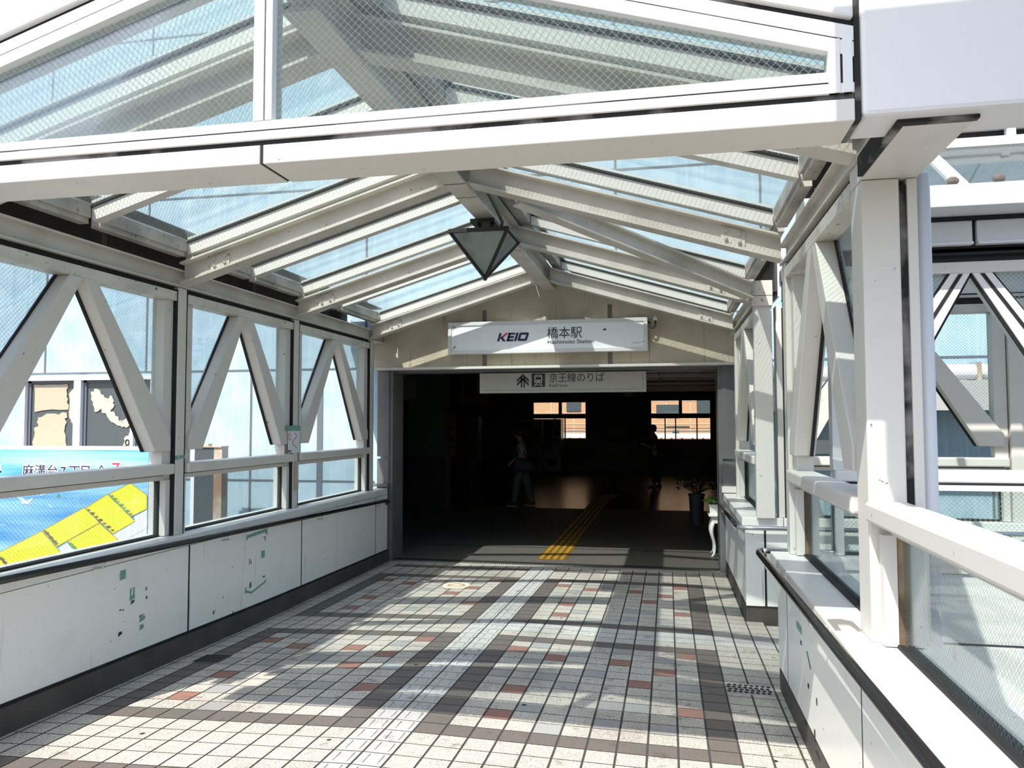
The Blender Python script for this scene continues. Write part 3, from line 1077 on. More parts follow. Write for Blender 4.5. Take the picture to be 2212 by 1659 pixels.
def potted(name, c, w, h, mat, lab, leaf, lw, lh, n, seed, leaf_len=.05, cat='potted plant', square=True):
    rnd = random.Random(seed)
    t = thing(name, c, lab, cat)
    p = MB()
    x, y, z = c
    if square:
        p.add([(x - w * .44, y - w * .44, z), (x + w * .44, y - w * .44, z), (x + w * .44, y + w * .44, z), (x - w * .44, y + w * .44, z),
               (x - w * .5, y - w * .5, z + h), (x + w * .5, y - w * .5, z + h), (x + w * .5, y + w * .5, z + h), (x - w * .5, y + w * .5, z + h)],
              [(3, 2, 1, 0), (4, 5, 6, 7), (0, 1, 5, 4), (1, 2, 6, 5), (2, 3, 7, 6), (3, 0, 4, 7)])
        p.box(x - w * .53, x + w * .53, y - w * .53, y + w * .53, z + h - .018, z + h)
    else:
        p.tube([(x, y, z), (x, y, z + h)], [w * .42, w * .5], 18)
        p.tube([(x, y, z + h - .03), (x, y, z + h)], [w * .55, w * .55], 18)
    p.build('pot', mat, t)
    p = MB(); p.tube([(x, y, z + h - .02), (x, y, z + h + .006)], w * .40, 12); p.build('soil', 'soil', t)
    p = MB()
    s = MB()
    for i in range(n):
        a = rnd.uniform(0, 2 * pi)
        rr = rnd.random() ** .5
        tip = Vector((x + cos(a) * rr * lw, y + sin(a) * rr * lw, z + h + rnd.uniform(.15, 1) * lh * (1.1 - .5 * rr)))
        if i % 3 == 0:
            s.tube([(x + cos(a) * w * .1, y + sin(a) * w * .1, z + h), tuple(tip)], [.004, .002], 5)
        for q in range(2):
            d = Vector((cos(a + rnd.uniform(-1.2, 1.2)), sin(a + rnd.uniform(-1.2, 1.2)), rnd.uniform(-.3, .7))).normalized()
            sd = d.cross(Vector((0, 0, 1))).normalized() * leaf_len * .32
            L = leaf_len * rnd.uniform(.7, 1.2)
            u = Vector((0, 0, .006))
            m2 = tip + d * L * .5
            p.add([tip, m2 + sd + u, tip + d * L, m2 - sd + u], [(0, 1, 2), (0, 2, 3)])
    p.build('foliage', leaf, t)
    s.build('stem', leaf, t)
    return t


potted('potted_plant', (.575, 10.47, .31), .125, .125, 'table_white', 'small green plant in a white square pot on the white table', 'leaf_green', .12, .10, 70, 3, .05)
potted('planter', (.46, 13.6, -.235), .26, .52, 'pot_dark', 'tall dark planter with trailing shrub beyond the white table', 'leaf_dark', .34, .5, 160, 5, .09, square=False)
potted('planter', (1.05, 12.2, -.235), .36, .60, 'pot_brown', 'brown box planter with dark bush against the entrance side wall', 'leaf_dark', .36, .75, 200, 8, .10)
p = MB(); p.box(.66, .68, 12.6, 12.62, -.235, .34); p.box(.60, .74, 12.54, 12.68, -.235, -.225)
tag(p.build('plant_stake', 'banner_dim'), 'thin pale stake standing between the two dark planters', 'stake')

# ------------------------------------------------------------------ town behind the rear windows
ob = MB()
ob.box(-24, 16, 38, 46, -6, 14)
apt = thing('apartment_block', (-4, 40, -6), 'sunlit orange tiled building seen through the hall windows', 'building')
ob.build('facade', 'orange_tile', apt)
ob = MB()
for i in range(26):
    ob.box(-18 + i * 1.12, -17.96 + i * 1.12, 37.985, 38.0, -3, 8)
for i in range(20):
    ob.box(-18, 12, 37.985, 38.0, -3 + i * .55, -2.97 + i * .55)
ob.build('tile_joint', 'tile_joint', apt)
for (xa, xb, za, zb) in ((-4.9, -4.2, 2.05, 2.6), (-.55, .55, 1.75, 2.35), (1.35, 2.3, 1.9, 2.6), (.2, .5, 1.0, 1.12), (-.1, 1.0, 1.28, 1.32)):
    ob = MB(); ob.box(xa, xb, 37.95, 38.0, za, zb); ob.build('window', 'dark_glass', apt)
t = thing('track_fence', (-2, 31, -1.2), 'white rail fence with thin bars outside the hall windows', 'fence')
p = MB(); p.box(-14, 10, 30.95, 31.05, .89, 1.07); p.build('rail', 'white_clean', t)
p = MB(); p.box(-14, 10, 31.0, 31.05, 1.13, 1.17); p.box(-14, 10, 31.0, 31.05, 1.25, 1.28); p.build('wire', 'grey_gasket', t)
p = MB()
for i in range(60):
    p.box(-13.9 + i * .4, -13.84 + i * .4, 30.98, 31.04, -6.0, .89)
p.build('bar', 'grey_gasket', t)

# ================================================================== THE GLAZED CORRIDOR
SIDES = {'L': (-1, XL, 'banner side'), 'R': (1, XR, 'drainpipe side')}
ORD = ['first', 'second', 'third', 'fourth', 'fifth', 'sixth', 'seventh', 'eighth', 'ninth']
FRAME = ['the front gable', 'the first bay', 'the second bay', 'the station wall']


class Wall:
    """local frame of a glazed wall: u along it, d outward from its inner face, z up"""
    def __init__(s, kind, base, sgn):
        s.kind, s.base, s.sgn = kind, base, sgn

    def p(s, u, d, z):
        if s.kind == 'x':
            return (s.base + s.sgn * d, u, z)
        return (u, s.base + s.sgn * d, z)

    def box(s, mb, u0, u1, d0, d1, z0, z1, mi=0):
        a, b = s.p(u0, d0, z0), s.p(u1, d1, z1)
        return mb.box(a[0], b[0], a[1], b[1], z0, z1, mi)

    def prism(s, mb, poly, d0, d1, mi=0):
        ax = 'x' if s.kind == 'x' else 'y'
        return mb.prism(poly, ax, s.base + s.sgn * d0, s.base + s.sgn * d1, mi)


GD = 0.100                 # depth of the glass behind the inner face


def bay(W, ua, ub, label, upper=True, mat='white_paint', zc=ZCAP, rusty=False, head='grimy_paint', group=None, rail_d=-0.02, ends=(.07, .07)):
    """one glazed bay between two posts: header, inverted V braces, rail and panes"""
    a, b = ua + ends[0], ub - ends[1]
    um = (a + b) / 2 - .02
    t = thing('glazed_bay', W.p((a + b) / 2, .06, zc), label, 'window wall', group)

    def part(name, fn, m, parent=t, bev=0.0):
        mb = MB()
        fn(mb)
        return mb.build(name, m, parent, bevel=bev)
    if upper:
        part('header', lambda q: W.box(q, a, b, 0, .12, 2.405, 2.475), head, bev=.004)
        part('seal_strip', lambda q: W.box(q, a, b, .025, .11, 2.475, 2.513), 'seal_black')
        for (u0, u1) in ((a, a + .10), (b - .10, b)):
            part('jamb', lambda q: W.box(q, u0, u1, .03, .13, 1.20, 2.405), mat, bev=.003)
        part('brace', lambda q: W.prism(q, [(um + .005, 2.405), (um + .115, 2.405), (b - .10, 1.48), (b - .04, 1.40), (b - .04, 1.30), (b - .215, 1.30)], 0, .12), mat, bev=.004)
        part('brace', lambda q: W.prism(q, [(um - .005, 2.405), (um - .115, 2.405), (a + .10, 1.48), (a + .04, 1.40), (a + .04, 1.30), (a + .215, 1.30)], 0, .12), mat, bev=.004)
        gmat = 'glass_side' if W.kind == 'x' else 'glass_front'
        part('upper_pane', lambda q: W.prism(q, [(um + .134, 2.404), (b - .10, 2.404), (b - .10, 1.50)], GD - .003, GD + .003), gmat)
        part('upper_pane', lambda q: W.prism(q, [(um - .134, 2.404), (a + .10, 2.404), (a + .10, 1.50)], GD - .003, GD + .003), gmat)
        for sg_, e in ((1, b), (-1, a)):
            part('brace_gasket', lambda q: W.prism(q, [(um - sg_ * .010, 2.404), (um + sg_ * .132, 2.404), (e - sg_ * .092, 1.475), (e - sg_ * .035, 1.395), (e - sg_ * .035, 1.297), (e - sg_ * .232, 1.297)], .088, .106), 'seal_black')
            part('brace_seal', lambda q: W.prism(q, [(um + sg_ * .048, 2.40), (um + sg_ * .072, 2.40), (e - sg_ * .115, 1.38), (e - sg_ * .14, 1.38)], .118, .124), 'seal_black')
    part('mid_rail', lambda q: W.box(q, a + .01, b - .01, rail_d, .13, 1.13, 1.205), mat, bev=.012)
    part('rail_seal', lambda q: W.box(q, a + .02, b - .02, GD - .03, GD + .03, 1.118, 1.13), 'seal_black')
    part('rail_stop', lambda q: W.box(q, a + .02, b - .02, GD - .035, GD + .035, 1.085, 1.118), mat)
    for (u0, u1) in ((a, a + .05), (b - .05, b)):
        part('lower_jamb', lambda q: W.box(q, u0, u1, .03, GD - .022, zc + .005, 1.085), mat)
        part('lower_jamb', lambda q: W.box(q, u0, u1, GD + .022, GD + .062, zc + .005, 1.085), mat)
    for (u0, u1) in ((a, a + .055), (b - .055, b)):
        part('glass_channel', lambda q: W.box(q, u0, u1, GD - .020, GD + .020, zc + .005, 1.085), 'rusty_channel' if rusty else 'seal_black')
    part('bottom_channel', lambda q: W.box(q, a + .056, b - .056, GD - .030, GD - .006, zc + .001, zc + .014), 'seal_black')
    part('bottom_channel', lambda q: W.box(q, a + .056, b - .056, GD + .006, GD + .024, zc + .001, zc + .014), 'seal_black')
    part('lower_pane', lambda q: W.box(q, a + .056, b - .056, GD - .003, GD + .003, zc + .002, 1.09), 'glass_side' if W.kind == 'x' else 'glass_front')
    return t


WL, WR = Wall('x', XL, -1), Wall('x', XR, 1)
bay(WL, 3.20, 5.16, 'glazed bay with inverted V braces in front of the blue advertising banner')
bay(WL, 5.16, 6.98, 'glazed bay with inverted V braces in front of the dark outdoor cabinet')
bay(WL, 6.98, 8.94, 'glazed bay with inverted V braces on the banner side, next to the station wall')
bay(WR, 3.24, 5.16, 'glazed bay with stained V braces beside the big white column', rusty=True, ends=(.09, .07))
bay(WR, 6.98, 8.94, 'narrow looking glazed bay with V braces beyond the passage opening')
bay(WL, -1.6, 3.20, 'low glazed railing before the first bay on the banner side', upper=False, ends=(.07, .09))
bay(WR, -1.6, 3.16, 'low glazed railing with thick white top rail at the very front', upper=False, rusty=True, rail_d=-.02, ends=(.07, .04))


def post(W, u, w, label, z1=2.51, name='post', group=None, depth=.15, sealmat='seal_black', outer=False):
    t = thing(name, W.p(u, depth / 2, ZCAP), label, 'post', group)
    mb = MB()
    W.box(mb, u - w / 2, u + w / 2, 0, depth, ZCAP, z1)
    mb.build('shaft', 'white_paint', t, bevel=.006)
    for s in ((-1, 1) if W is WL else (1,)):
        mb = MB()
        a, b = u + s * w / 2, u + s * (w / 2 + .018)
        W.box(mb, min(a, b), max(a, b), .006, .034, ZCAP, z1 - .02)
        mb.build('seal_strip', 'seal_black', t)
    if outer:
        mb = MB()
        W.box(mb, u - w / 2 + .02, u + w / 2, depth, depth + .030, ZCAP + .02, z1 - .02)
        mb.build('outer_seal', 'mossy_seal', t)
        mb = MB()
        W.box(mb, u - w / 2 + .01, u + w / 2, depth + .030, depth + .066, ZCAP, z1)
        mb.build('outer_trim', 'white_paint', t, bevel=.004)
    return t


post(WL, 3.20, .10, 'white wall post on the banner side under the front gable')
pp = post(WL, 5.16, .10, 'white wall post with black seals between the banner and the outdoor cabinet')
mb = MB(); mb.box(-3.549, -3.545, 5.10, 5.135, 1.232, 1.262); mb.box(-3.549, -3.545, 5.15, 5.215, 1.238, 1.262); mb.build('tape_strip', 'tape_green', pp)
post(WL, 6.98, .10, 'white wall post carrying the paper notice on the banner side')
post(WL, 8.95, .10, 'white wall post on the banner side against the station wall')
post(WR, 3.22, .18, 'big white column with mossy black seal beside the round downpipe', z1=2.425, outer=True, depth=.135)
post(WR, 5.16, .13, 'white wall post at the near edge of the side passage opening')
pc = post(WR, 6.98, .10, 'white corner post at the far edge of the side passage opening', z1=2.68)
post(WR, 8.95, .10, 'white wall post beyond the passage opening, against the station wall')

mb = MB(); mb.box(.722, .893, 6.91, 7.04, 2.50, 2.72); mb.build('post_head', 'grimy_paint', pc, bevel=.004)
mb = MB(); mb.box(.7215, .8935, 6.9095, 7.0405, 2.585, 2.592); mb.build('rust_band', 'rusty_channel', pc)

# paper notice on the second post
t = thing('paper_notice', (XL + .01, 6.92, 1.18), 'white paper notice with green tape stuck on the post by the last bay', 'notice')
mb = MB(); mb.prism([(6.80, 1.425), (7.045, 1.425), (7.045, 1.215), (6.815, 1.21)], 'x', XL + .008, XL + .012); mb.build('sheet', 'paper', t)
mb = MB(); mb.box(XL + .010, XL + .014, 6.76, 7.045, 1.425, 1.475); mb.build('tape_strip', 'tape_green', t)
mb = MB()
for i in range(16):
    a0, a1 = 2 * pi * i / 16, 2 * pi * (i + 1) / 16
    mb.beam((XL + .013, 6.83 + .026 * cos(a0), 1.37 + .030 * sin(a0)), (XL + .013, 6.83 + .026 * cos(a1), 1.37 + .030 * sin(a1)), .006, .002, up=(1, 0, 0))
mb.build('ring_mark', 'banner_red', t)
mb = MB()
rn = random.Random(4)
pts = [(6.93 + .05 * sin(i * .7) + rn.uniform(-.012, .012), 1.405 - i * .0135) for i in range(12)]
for i in range(11):
    mb.beam((XL + .013, *pts[i]), (XL + .013, *pts[i + 1]), .012, .002, up=(1, 0, 0))
mb.build('line_drawing', 'pink_ink', t)
mb = MB(); mb.box(XL + .0125, XL + .014, 6.80, 6.87, 1.222, 1.230); mb.box(XL + .0125, XL + .014, 6.80, 6.86, 1.236, 1.243); mb.build('print_line', 'ink', t)
mb = MB(); mb.prism([(6.95, 1.13), (7.02, 1.13), (7.03, .86), (6.94, .85)], 'x', XL + .006, XL + .010)
tag(mb.build('paper_scrap', 'paper_old'), 'torn brown paper scrap on the post below the paper notice', 'paper scrap')

# eave beams, gutters and glazing sills
for sd, spans in (('L', [(2.72, 9.34)]), ('R', [(2.74, 5.24), (7.06, 9.34)])):
    sg, xin, nm = SIDES[sd]
    for i, (ya, yb) in enumerate(spans):
        where = nm if sd == 'L' else ('drainpipe side before the passage opening' if i == 0 else 'drainpipe side beyond the passage opening')
        mb = MB()
        mb.box(xin + sg * .03, xin + sg * .045, ya, yb, 2.515, 2.64)
        mb.box(xin - sg * .012, xin + sg * .13, ya, yb, 2.513, 2.525)
        mb.box(xin - sg * .012, xin + sg * .13, ya, yb, 2.630, 2.642)
        tag(mb.build('eave_beam', 'roof_steel'), 'rust-stained steel eave beam along the ' + where, 'beam')
        gw = .52 if sd == 'L' else .22
        t = thing('eave_gutter', (xin + sg * .3, (ya + yb) / 2, 2.62), 'dark gutter trough with white outside along the ' + where, 'gutter')
        mb = MB()
        mb.box(xin + sg * .13, xin + sg * gw, ya, yb, 2.645, 2.655)
        mb.box(xin + sg * (gw - .02), xin + sg * gw, ya, yb, 2.655, 2.95)
        mb.box(xin + sg * .025, xin + sg * gw, ya, yb, 2.95, 2.965)
        mb.build('trough', 'gutter_dark', t)
        mb = MB(); mb.box(xin + sg * gw, xin + sg * (gw + .015), ya, yb, 2.60, 2.98); mb.build('gutter_face', 'white_clean', t)
        for yy in [q for q in (3.4, 4.36, 5.5, 6.24, 7.3, 8.1) if ya < q < yb]:
            mb = MB()
            mb.box(xin + sg * .05, xin + sg * .18, yy, yy + .05, 2.655, 2.76)
            mb.build('gutter_bracket', 'gutter_dark', t)
    for i, (ya, yb) in enumerate([(2.84, 3.15), (3.25, 4.13), (4.23, 5.11), (5.21, 6.02), (6.12, 6.93), (7.03, 7.85), (7.95, 9.00), (9.10, 9.34)]):
        mb = MB()
        mb.box(xin - sg * .06, xin + sg * .02, ya, yb, 2.77, 2.862)
        mb.box(xin - sg * .045, xin + sg * .02, ya, yb, 2.735, 2.77)
        tag(mb.build('glazing_sill', 'mould_paint'), 'mouldy sill under the roof glass on the %s, %s from the front gable' % (nm, ORD[i]), 'sill', 'mouldy roof glass sills')

# rafters
def rafter(sd, fi):
    sg, xin, nm = SIDES[sd]
    y = FY[fi]
    where = ['under the front gable', 'at the first wall post past the gable', 'in front of the hanging lamp\'s far side', 'against the plaster wall'][fi]
    if fi == 2:
        where = 'just behind the hanging lamp'
    t = thing('roof_rafter', (xin, y, raf(xin)), 'steel I-beam rafter on the %s, %s' % (nm, where), 'rafter')
    x1 = XC + sg * .077
    xa = xin - sg * .013
    za, zb = raf(xa), raf(x1)

    def slab(o0, o1, y0, y1):
        q = MB()
        return q.prism([(xa, za + o0), (x1, zb + o0), (x1, zb + o1), (xa, za + o1)], 'y', y0, y1)
    mb = MB()
    for (o0, o1, y0, y1) in ((0, .014, y - .07, y + .07), (.151, .165, y - .07, y + .07), (.010, .155, y - .006, y + .006)):
        q = slab(o0, o1, y0, y1)
        mb.add(q.v, q.f)
    mb.build('i_beam', 'roof_steel', t)
    xs = xin - sg * .31
    zs = raf(xs)
    pl = MB()
    for q in (-1,):
        c, s = xs, zs
        w = .075
        pl.prism([(c - w, raf(c - w) + .028), (c + w, raf(c + w) + .028), (c + w, raf(c + w) + .137), (c - w, raf(c - w) + .137)], 'y', y - .016, y - .006)
    p = pl.build('splice_plate', 'roof_steel', t)
    for bx in (-.042, .042):
        for bz in (.055, .11):
            bm_ = MB()
            bm_.tube([(xs + bx, y - .030, raf(xs + bx) + bz), (xs + bx, y - .015, raf(xs + bx) + bz)], .014, 6)
            bm_.ball((xs + bx, y - .030, raf(xs + bx) + bz), .009, .008, .009, 8, 5)
            bm_.build('bolt', 'bolt_steel', p)
    return t


for fi in range(4):
    for sd in 'LR':
        rafter(sd, fi)

# ridge beam and the white ridge cover above it
t = thing('ridge_beam', (XC, 5.9, 3.13), 'stained steel ridge beam running to the station wall above the hanging lamp', 'beam')
mb = MB()
mb.box(XC - .075, XC + .075, 2.76, 9.34, 3.125, 3.14)
mb.box(XC - .006, XC + .006, 2.76, 9.34, 3.14, 3.32)
mb.box(XC - .075, XC + .075, 2.76, 9.34, 3.32, 3.335)
mb.build('i_beam', 'roof_steel', t)
for yy in (5.02, 5.34, 6.88, 7.10, 8.64):
    mb = MB(); mb.box(XC - .076, XC + .076, yy, yy + .012, 3.1235, 3.1255); mb.build('weld_seam', 'rusty_channel', t)
for yy in FY[1:3]:
    mb = MB(); mb.box(XC + .077, XC + .30, yy + .075, yy + .085, 3.14, 3.27)
    g_ = mb.build('gusset_plate', 'roof_steel', t)
    for i in range(4):
        mb = MB(); mb.ball((XC + .10 + i * .05, yy + .071, 3.20), .012, .010, .012, 8, 5); mb.build('bolt', 'bolt_steel', g_)


def zgl(x):
    return raf(x) + .31


t = thing('ridge_flashing', (XC, 5.9, 3.42), 'opaque white cover capping the glass along the roof ridge', 'ridge cover')
for sg in (-1, 1):
    mb = MB()
    mb.prism([(XC, zgl(XC) + .035), (XC + sg * .235, zgl(XC + sg * .235) + .012), (XC + sg * .235, zgl(XC + sg * .235) + .03), (XC, zgl(XC) + .075)], 'y', 2.76, 9.36)
    mb.build('cover_sheet', 'white_paint', t)
    mb = MB()
    mb.prism([(XC + sg * .075, zgl(XC + sg * .075) - .10), (XC + sg * .19, zgl(XC + sg * .19) - .09), (XC + sg * .19, zgl(XC + sg * .19)), (XC + sg * .075, zgl(XC + sg * .075))], 'y', 2.76, 9.36)
    mb.build('ridge_sill', 'mould_paint', t)

# glazing bars and roof panes
BY = [2.79, 3.20, 4.18, 5.16, 6.07, 6.98, 7.90, 9.05]
for sd in 'LR':
    sg, xin, nm = SIDES[sd]
    xa, xb = xin - sg * .062, XC + sg * .195
    for i, y in enumerate(BY):
        mb = MB()
        mb.prism([(xa, raf(xa) + .213), (xb, raf(xb) + .213), (xb, raf(xb) + .303), (xa, raf(xa) + .303)], 'y', y - .038, y + .038)
        xk = XC + sg * .238
        mb.prism([(xa, raf(xa) + .318), (xk, raf(xk) + .318), (xk, raf(xk) + .335), (xa, raf(xa) + .335)], 'y', y - .050, y + .050)
        t = tag(mb.build('glazing_bar', 'white_paint'), 'white glazing bar under the roof glass on the %s, %s from the front gable' % (nm, ORD[i]), 'glazing bar', 'roof glazing bars')
        mb = MB()
        for s in (-1, 1):
            mb.prism([(xa, raf(xa) + .296), (xb, raf(xb) + .296), (xb, raf(xb) + .307), (xa, raf(xa) + .307)], 'y', y + s * .038, y + s * .050)
        mb.build('glazing_gasket', 'seal_black', t)
    ys = BY + [9.34]
    for i in range(len(BY)):
        xa2, xb2 = xin - sg * .062, XC + sg * .195
        mb = MB()
        if i == len(BY) - 1:
            xb2 = XC + sg * .24
            mb.prism([(xa2, raf(xa2) + .300), (xb2, raf(xb2) + .300), (xb2, raf(xb2) + .325), (xa2, raf(xa2) + .325)], 'y', ys[i] + .051, ys[i + 1] + .09)
            tag(mb.build('wall_flashing', 'white_paint'), 'opaque flashing sheet closing the roof against the station wall, ' + nm, 'flashing')
            continue
        mb.prism([(xa2, raf(xa2) + .307), (xb2, raf(xb2) + .307), (xb2, raf(xb2) + .313), (xa2, raf(xa2) + .313)], 'y', ys[i] + .051, ys[i + 1] - .051)
        tag(mb.build('roof_glass', 'glass_roof'), 'wired glass roof pane on the %s, %s from the front gable' % (nm, ORD[i]), 'glass pane', 'wired roof panes')

# slanting valley beam over the passage opening
t = thing('valley_beam', (XR, 6.9, 2.66), 'slanting steel beam from the ridge down to the corner post of the passage', 'beam')
mb = MB()
for (w, h, o) in ((.10, .014, -.06), (.10, .014, .06), (.012, .12, 0)):
    mb.beam((-1.02, 5.30, 3.10), (XR - .03, 6.86, 2.62), w, h, off=o)
mb.build('i_beam', 'roof_steel', t)

# ------------------------------------------------------------------ front gable
GY = 2.5
GX0, GX1 = XC - 1.986, XC + 1.986
t = thing('gable_front', (XC, GY, 2.427), 'white framed glass gable spanning the front of the corridor roof', 'gable')
for (xa, xb) in ((GX0, -1.425), (-1.412, GX1)):
    mb = MB(); mb.box(xa, xb, GY, 2.72, 2.427, 2.497); mb.build('bottom_beam', 'white_paint', t, bevel=.004)
mb = MB(); mb.box(GX0, GX1, GY + .012, 2.68, 2.497, 2.517); mb.box(-1.425, -1.412, GY + .008, 2.71, 2.430, 2.497); mb.build('beam_seal', 'mossy_seal', t)
mb = MB(); mb.box(GX0, GX1, GY, GY + .07, 2.517, 2.548); mb.build('bottom_rail', 'white_clean', t, bevel=.002)
mb = MB(); mb.box(GX0 + .05, GX1 - .05, GY + .004, GY + .07, 2.548, 2.553); mb.build('rail_groove', 'mossy_seal', t)
mb = MB(); mb.box(GX0 + .04, GX1 - .04, GY, GY + .07, 2.553, 2.585); mb.build('bottom_rail', 'white_clean', t, bevel=.002)


def zt(x):                       # lower edge of the gable's sloping frame
    return 3.225 - .30 * abs(x - XC)


for sg in (-1, 1):
    xe = GX1 if sg > 0 else GX0
    def strip(o0, o1, y0, y1, mat, name, x0=XC, x1=xe, bev=0.0):
        q = MB()
        q.prism([(x0, zt(x0) + o0), (x1, zt(x1) + o0), (x1, zt(x1) + o1), (x0, zt(x0) + o1)], 'y', y0, y1)
        return q.build(name, mat, t, bevel=bev)
    strip(0, .045, GY, GY + .07, 'white_clean', 'sloping_frame')
    strip(.045, .05, GY + .004, GY + .07, 'mossy_seal', 'rail_groove')
    strip(.05, .095, GY, GY + .07, 'white_clean', 'sloping_frame')
    strip(.095, .118, GY + .014, GY + .2, 'mossy_seal', 'frame_seal')
    strip(.118, .33, GY - .01, GY + .23, 'white_clean', 'verge_board', bev=.01)
    q = MB()
    q.box(xe - sg * .075, xe - sg * .040, GY - .002, GY + .07, 2.517, zt(xe) + .06)
    q.build('jamb', 'white_clean', t, bevel=.002)
    q = MB(); q.box(xe - sg * .040, xe - sg * .033, GY + .004, GY + .07, 2.517, zt(xe) + .06); q.build('rail_groove', 'mossy_seal', t)
    q = MB(); q.box(xe - sg * .033, xe - sg * .004, GY - .002, GY + .07, 2.517, zt(xe) + .06); q.build('jamb', 'white_clean', t, bevel=.002)
    q = MB()
    xa, xb = XC + sg * .03, xe - sg * .06
    q.prism([(xa, 2.58), (xb, 2.58), (xb, zt(xb) + .01), (xa, zt(xa) + .01)], 'y', GY + .032, GY + .038)
    q.build('gable_pane', 'glass_front', t)
mb = MB(); mb.box(XC - .043, XC - .003, GY - .002, GY + .075, 2.585, zt(XC)); mb.box(XC + .003, XC + .030, GY - .002, GY + .075, 2.585, zt(XC)); mb.build('mullion', 'white_clean', t, bevel=.002)
mb = MB(); mb.box(XC - .003, XC + .003, GY + .006, GY + .07, 2.585, zt(XC)); mb.build('mullion_seal', 'mossy_seal', t)

# fascia box carrying on beside the gable, and the bracket under it
t = thing('canopy_fascia', (2.2, 2.6, 2.44), 'large smooth white fascia box beside the gable above the big column', 'fascia')
mb = MB(); mb.box(GX1 + .020, 4.3, GY, 2.72, 2.44, 3.03); mb.build('fascia_box', 'white_clean', t, bevel=.015)
mb = MB(); mb.box(GX1 + .001, GX1 + .019, GY + .008, 2.71, 2.43, 3.25); mb.build('end_seal', 'mossy_seal', t)
t = thing('roof_bracket', (.83, 2.85, 2.427), 'white bracket beam reaching forward from the big column to the fascia', 'bracket')
mb = MB(); mb.box(XR, .935, 2.585, 2.735, 2.427, 2.437); mb.box(XR, .935, 2.735, 3.31, 2.427, 2.508); mb.build('bracket_beam', 'white_paint', t)
mb = MB(); mb.box(XR - .025, .945, 2.555, 2.584, 2.4275, 2.4385); mb.box(XR - .025, XR - .001, 2.584, 2.735, 2.4275, 2.4385); mb.box(XR - .018, XR - .001, 2.735, 3.10, 2.430, 2.508); mb.build('bracket_seal', 'mossy_seal', t)
mb = MB(); mb.tube([(.977, 3.23, -.6), (.977, 3.23, 2.46)], .031, 20)
mb.tube([(.977, 3.23, .6), (.977, 3.23, .63)], .036, 20)
tag(mb.build('downpipe', 'pipe_paint', smooth=True), 'round pale grey downpipe standing behind the big white column', 'pipe')

# ------------------------------------------------------------------ hanging lamp
LX, LY, LZ, LA, LH = -1.43, 6.02, 3.005, .232, .345
t = thing('pendant_lamp', (LX, LY, LZ), 'black framed pyramid lamp with frosted glass hanging point down from the ridge', 'lamp')
cs = [(LX - LA, LY - LA), (LX + LA, LY - LA), (LX + LA, LY + LA), (LX - LA, LY + LA)]
ap = (LX, LY, LZ - LH)
mb = MB()
for i in range(4):
    a, b_ = cs[i], cs[(i + 1) % 4]
    mb.beam((*a, LZ - .005), (*b_, LZ - .005), .026, .030)
    mb.beam((*a, LZ - .01), ap, .020, .020)
mb.ball((ap[0], ap[1], ap[2] - .004), .018, .018, .016, 8, 5)
mb.build('lamp_frame', 'lamp_frame', t)
for i in range(4):
    a, b_ = cs[i], cs[(i + 1) % 4]
    c = Vector((LX, LY, LZ - .012))
    def inn(p, q=.93):
        v = Vector((*p, LZ - .012)) if len(p) == 2 else Vector(p)
        return v
    mid = (Vector((*a, LZ)) + Vector((*b_, LZ))) / 2
    nrm = (Vector((LX, LY, LZ)) - mid).normalized() * .006
    p0, p1, p2 = Vector((*a, LZ - .012)) + nrm, Vector((*b_, LZ - .012)) + nrm, Vector(ap) + Vector((0, 0, .008))
    q = MB(); q.add([p0, p1, p2, p0 + nrm * .5, p1 + nrm * .5, p2 + Vector((0, 0, .004))], [(0, 1, 2), (5, 4, 3), (0, 3, 4, 1), (1, 4, 5, 2), (2, 5, 3, 0)])
    q.build('glass_panel', 'lamp_glass', t)
mb = MB(); mb.box(LX - LA, LX + LA, LY - LA, LY + LA, LZ, LZ + .012); mb.build('top_plate', 'lamp_frame', t)
mb = MB(); mb.tube([(LX - .05, LY, LZ + .01), (LX - .05, LY, LZ + .10)], .016, 10); mb.box(LX - .10, LX + .10, LY - .10, LY + .10, LZ + .09, LZ + .12); mb.tube([(LX + .06, LY, LZ + .01), (LX + .06, LY, LZ + .10)], .016, 10); mb.build('hanger', 'lamp_frame', t)
mb = MB(); mb.tube([(LX + .13, LY - .02, LZ + .01), (LX + .15, LY - .03, LZ + .10), (LX + .11, LY - .10, LZ + .20), (LX + .10, LY - .35, LZ + .26), (LX + .10, LY - .75, LZ + .27)], .014, 10); mb.build('conduit', 'conduit', t, smooth=True)

# ------------------------------------------------------------------ parapets
def sloped_panel(mb, x0, x1, ya, yb, zb_off, ztop):
    """box whose lower edge follows the falling floor"""
    za, zb_ = fz(x0 if abs(x0) < 9 else x0, ya) + zb_off, fz(x0, yb) + zb_off
    za = -.025 * ya - .04 * crown(ya) + zb_off
    zb_ = -.025 * yb - .04 * crown(yb) + zb_off
    mb.add([(x0, ya, za), (x1, ya, za), (x1, yb, zb_), (x0, yb, zb_), (x0, ya, ztop), (x1, ya, ztop), (x1, yb, ztop), (x0, yb, ztop)],
           [(3, 2, 1, 0), (4, 5, 6, 7), (0, 1, 5, 4), (1, 2, 6, 5), (2, 3, 7, 6), (3, 0, 4, 7)])


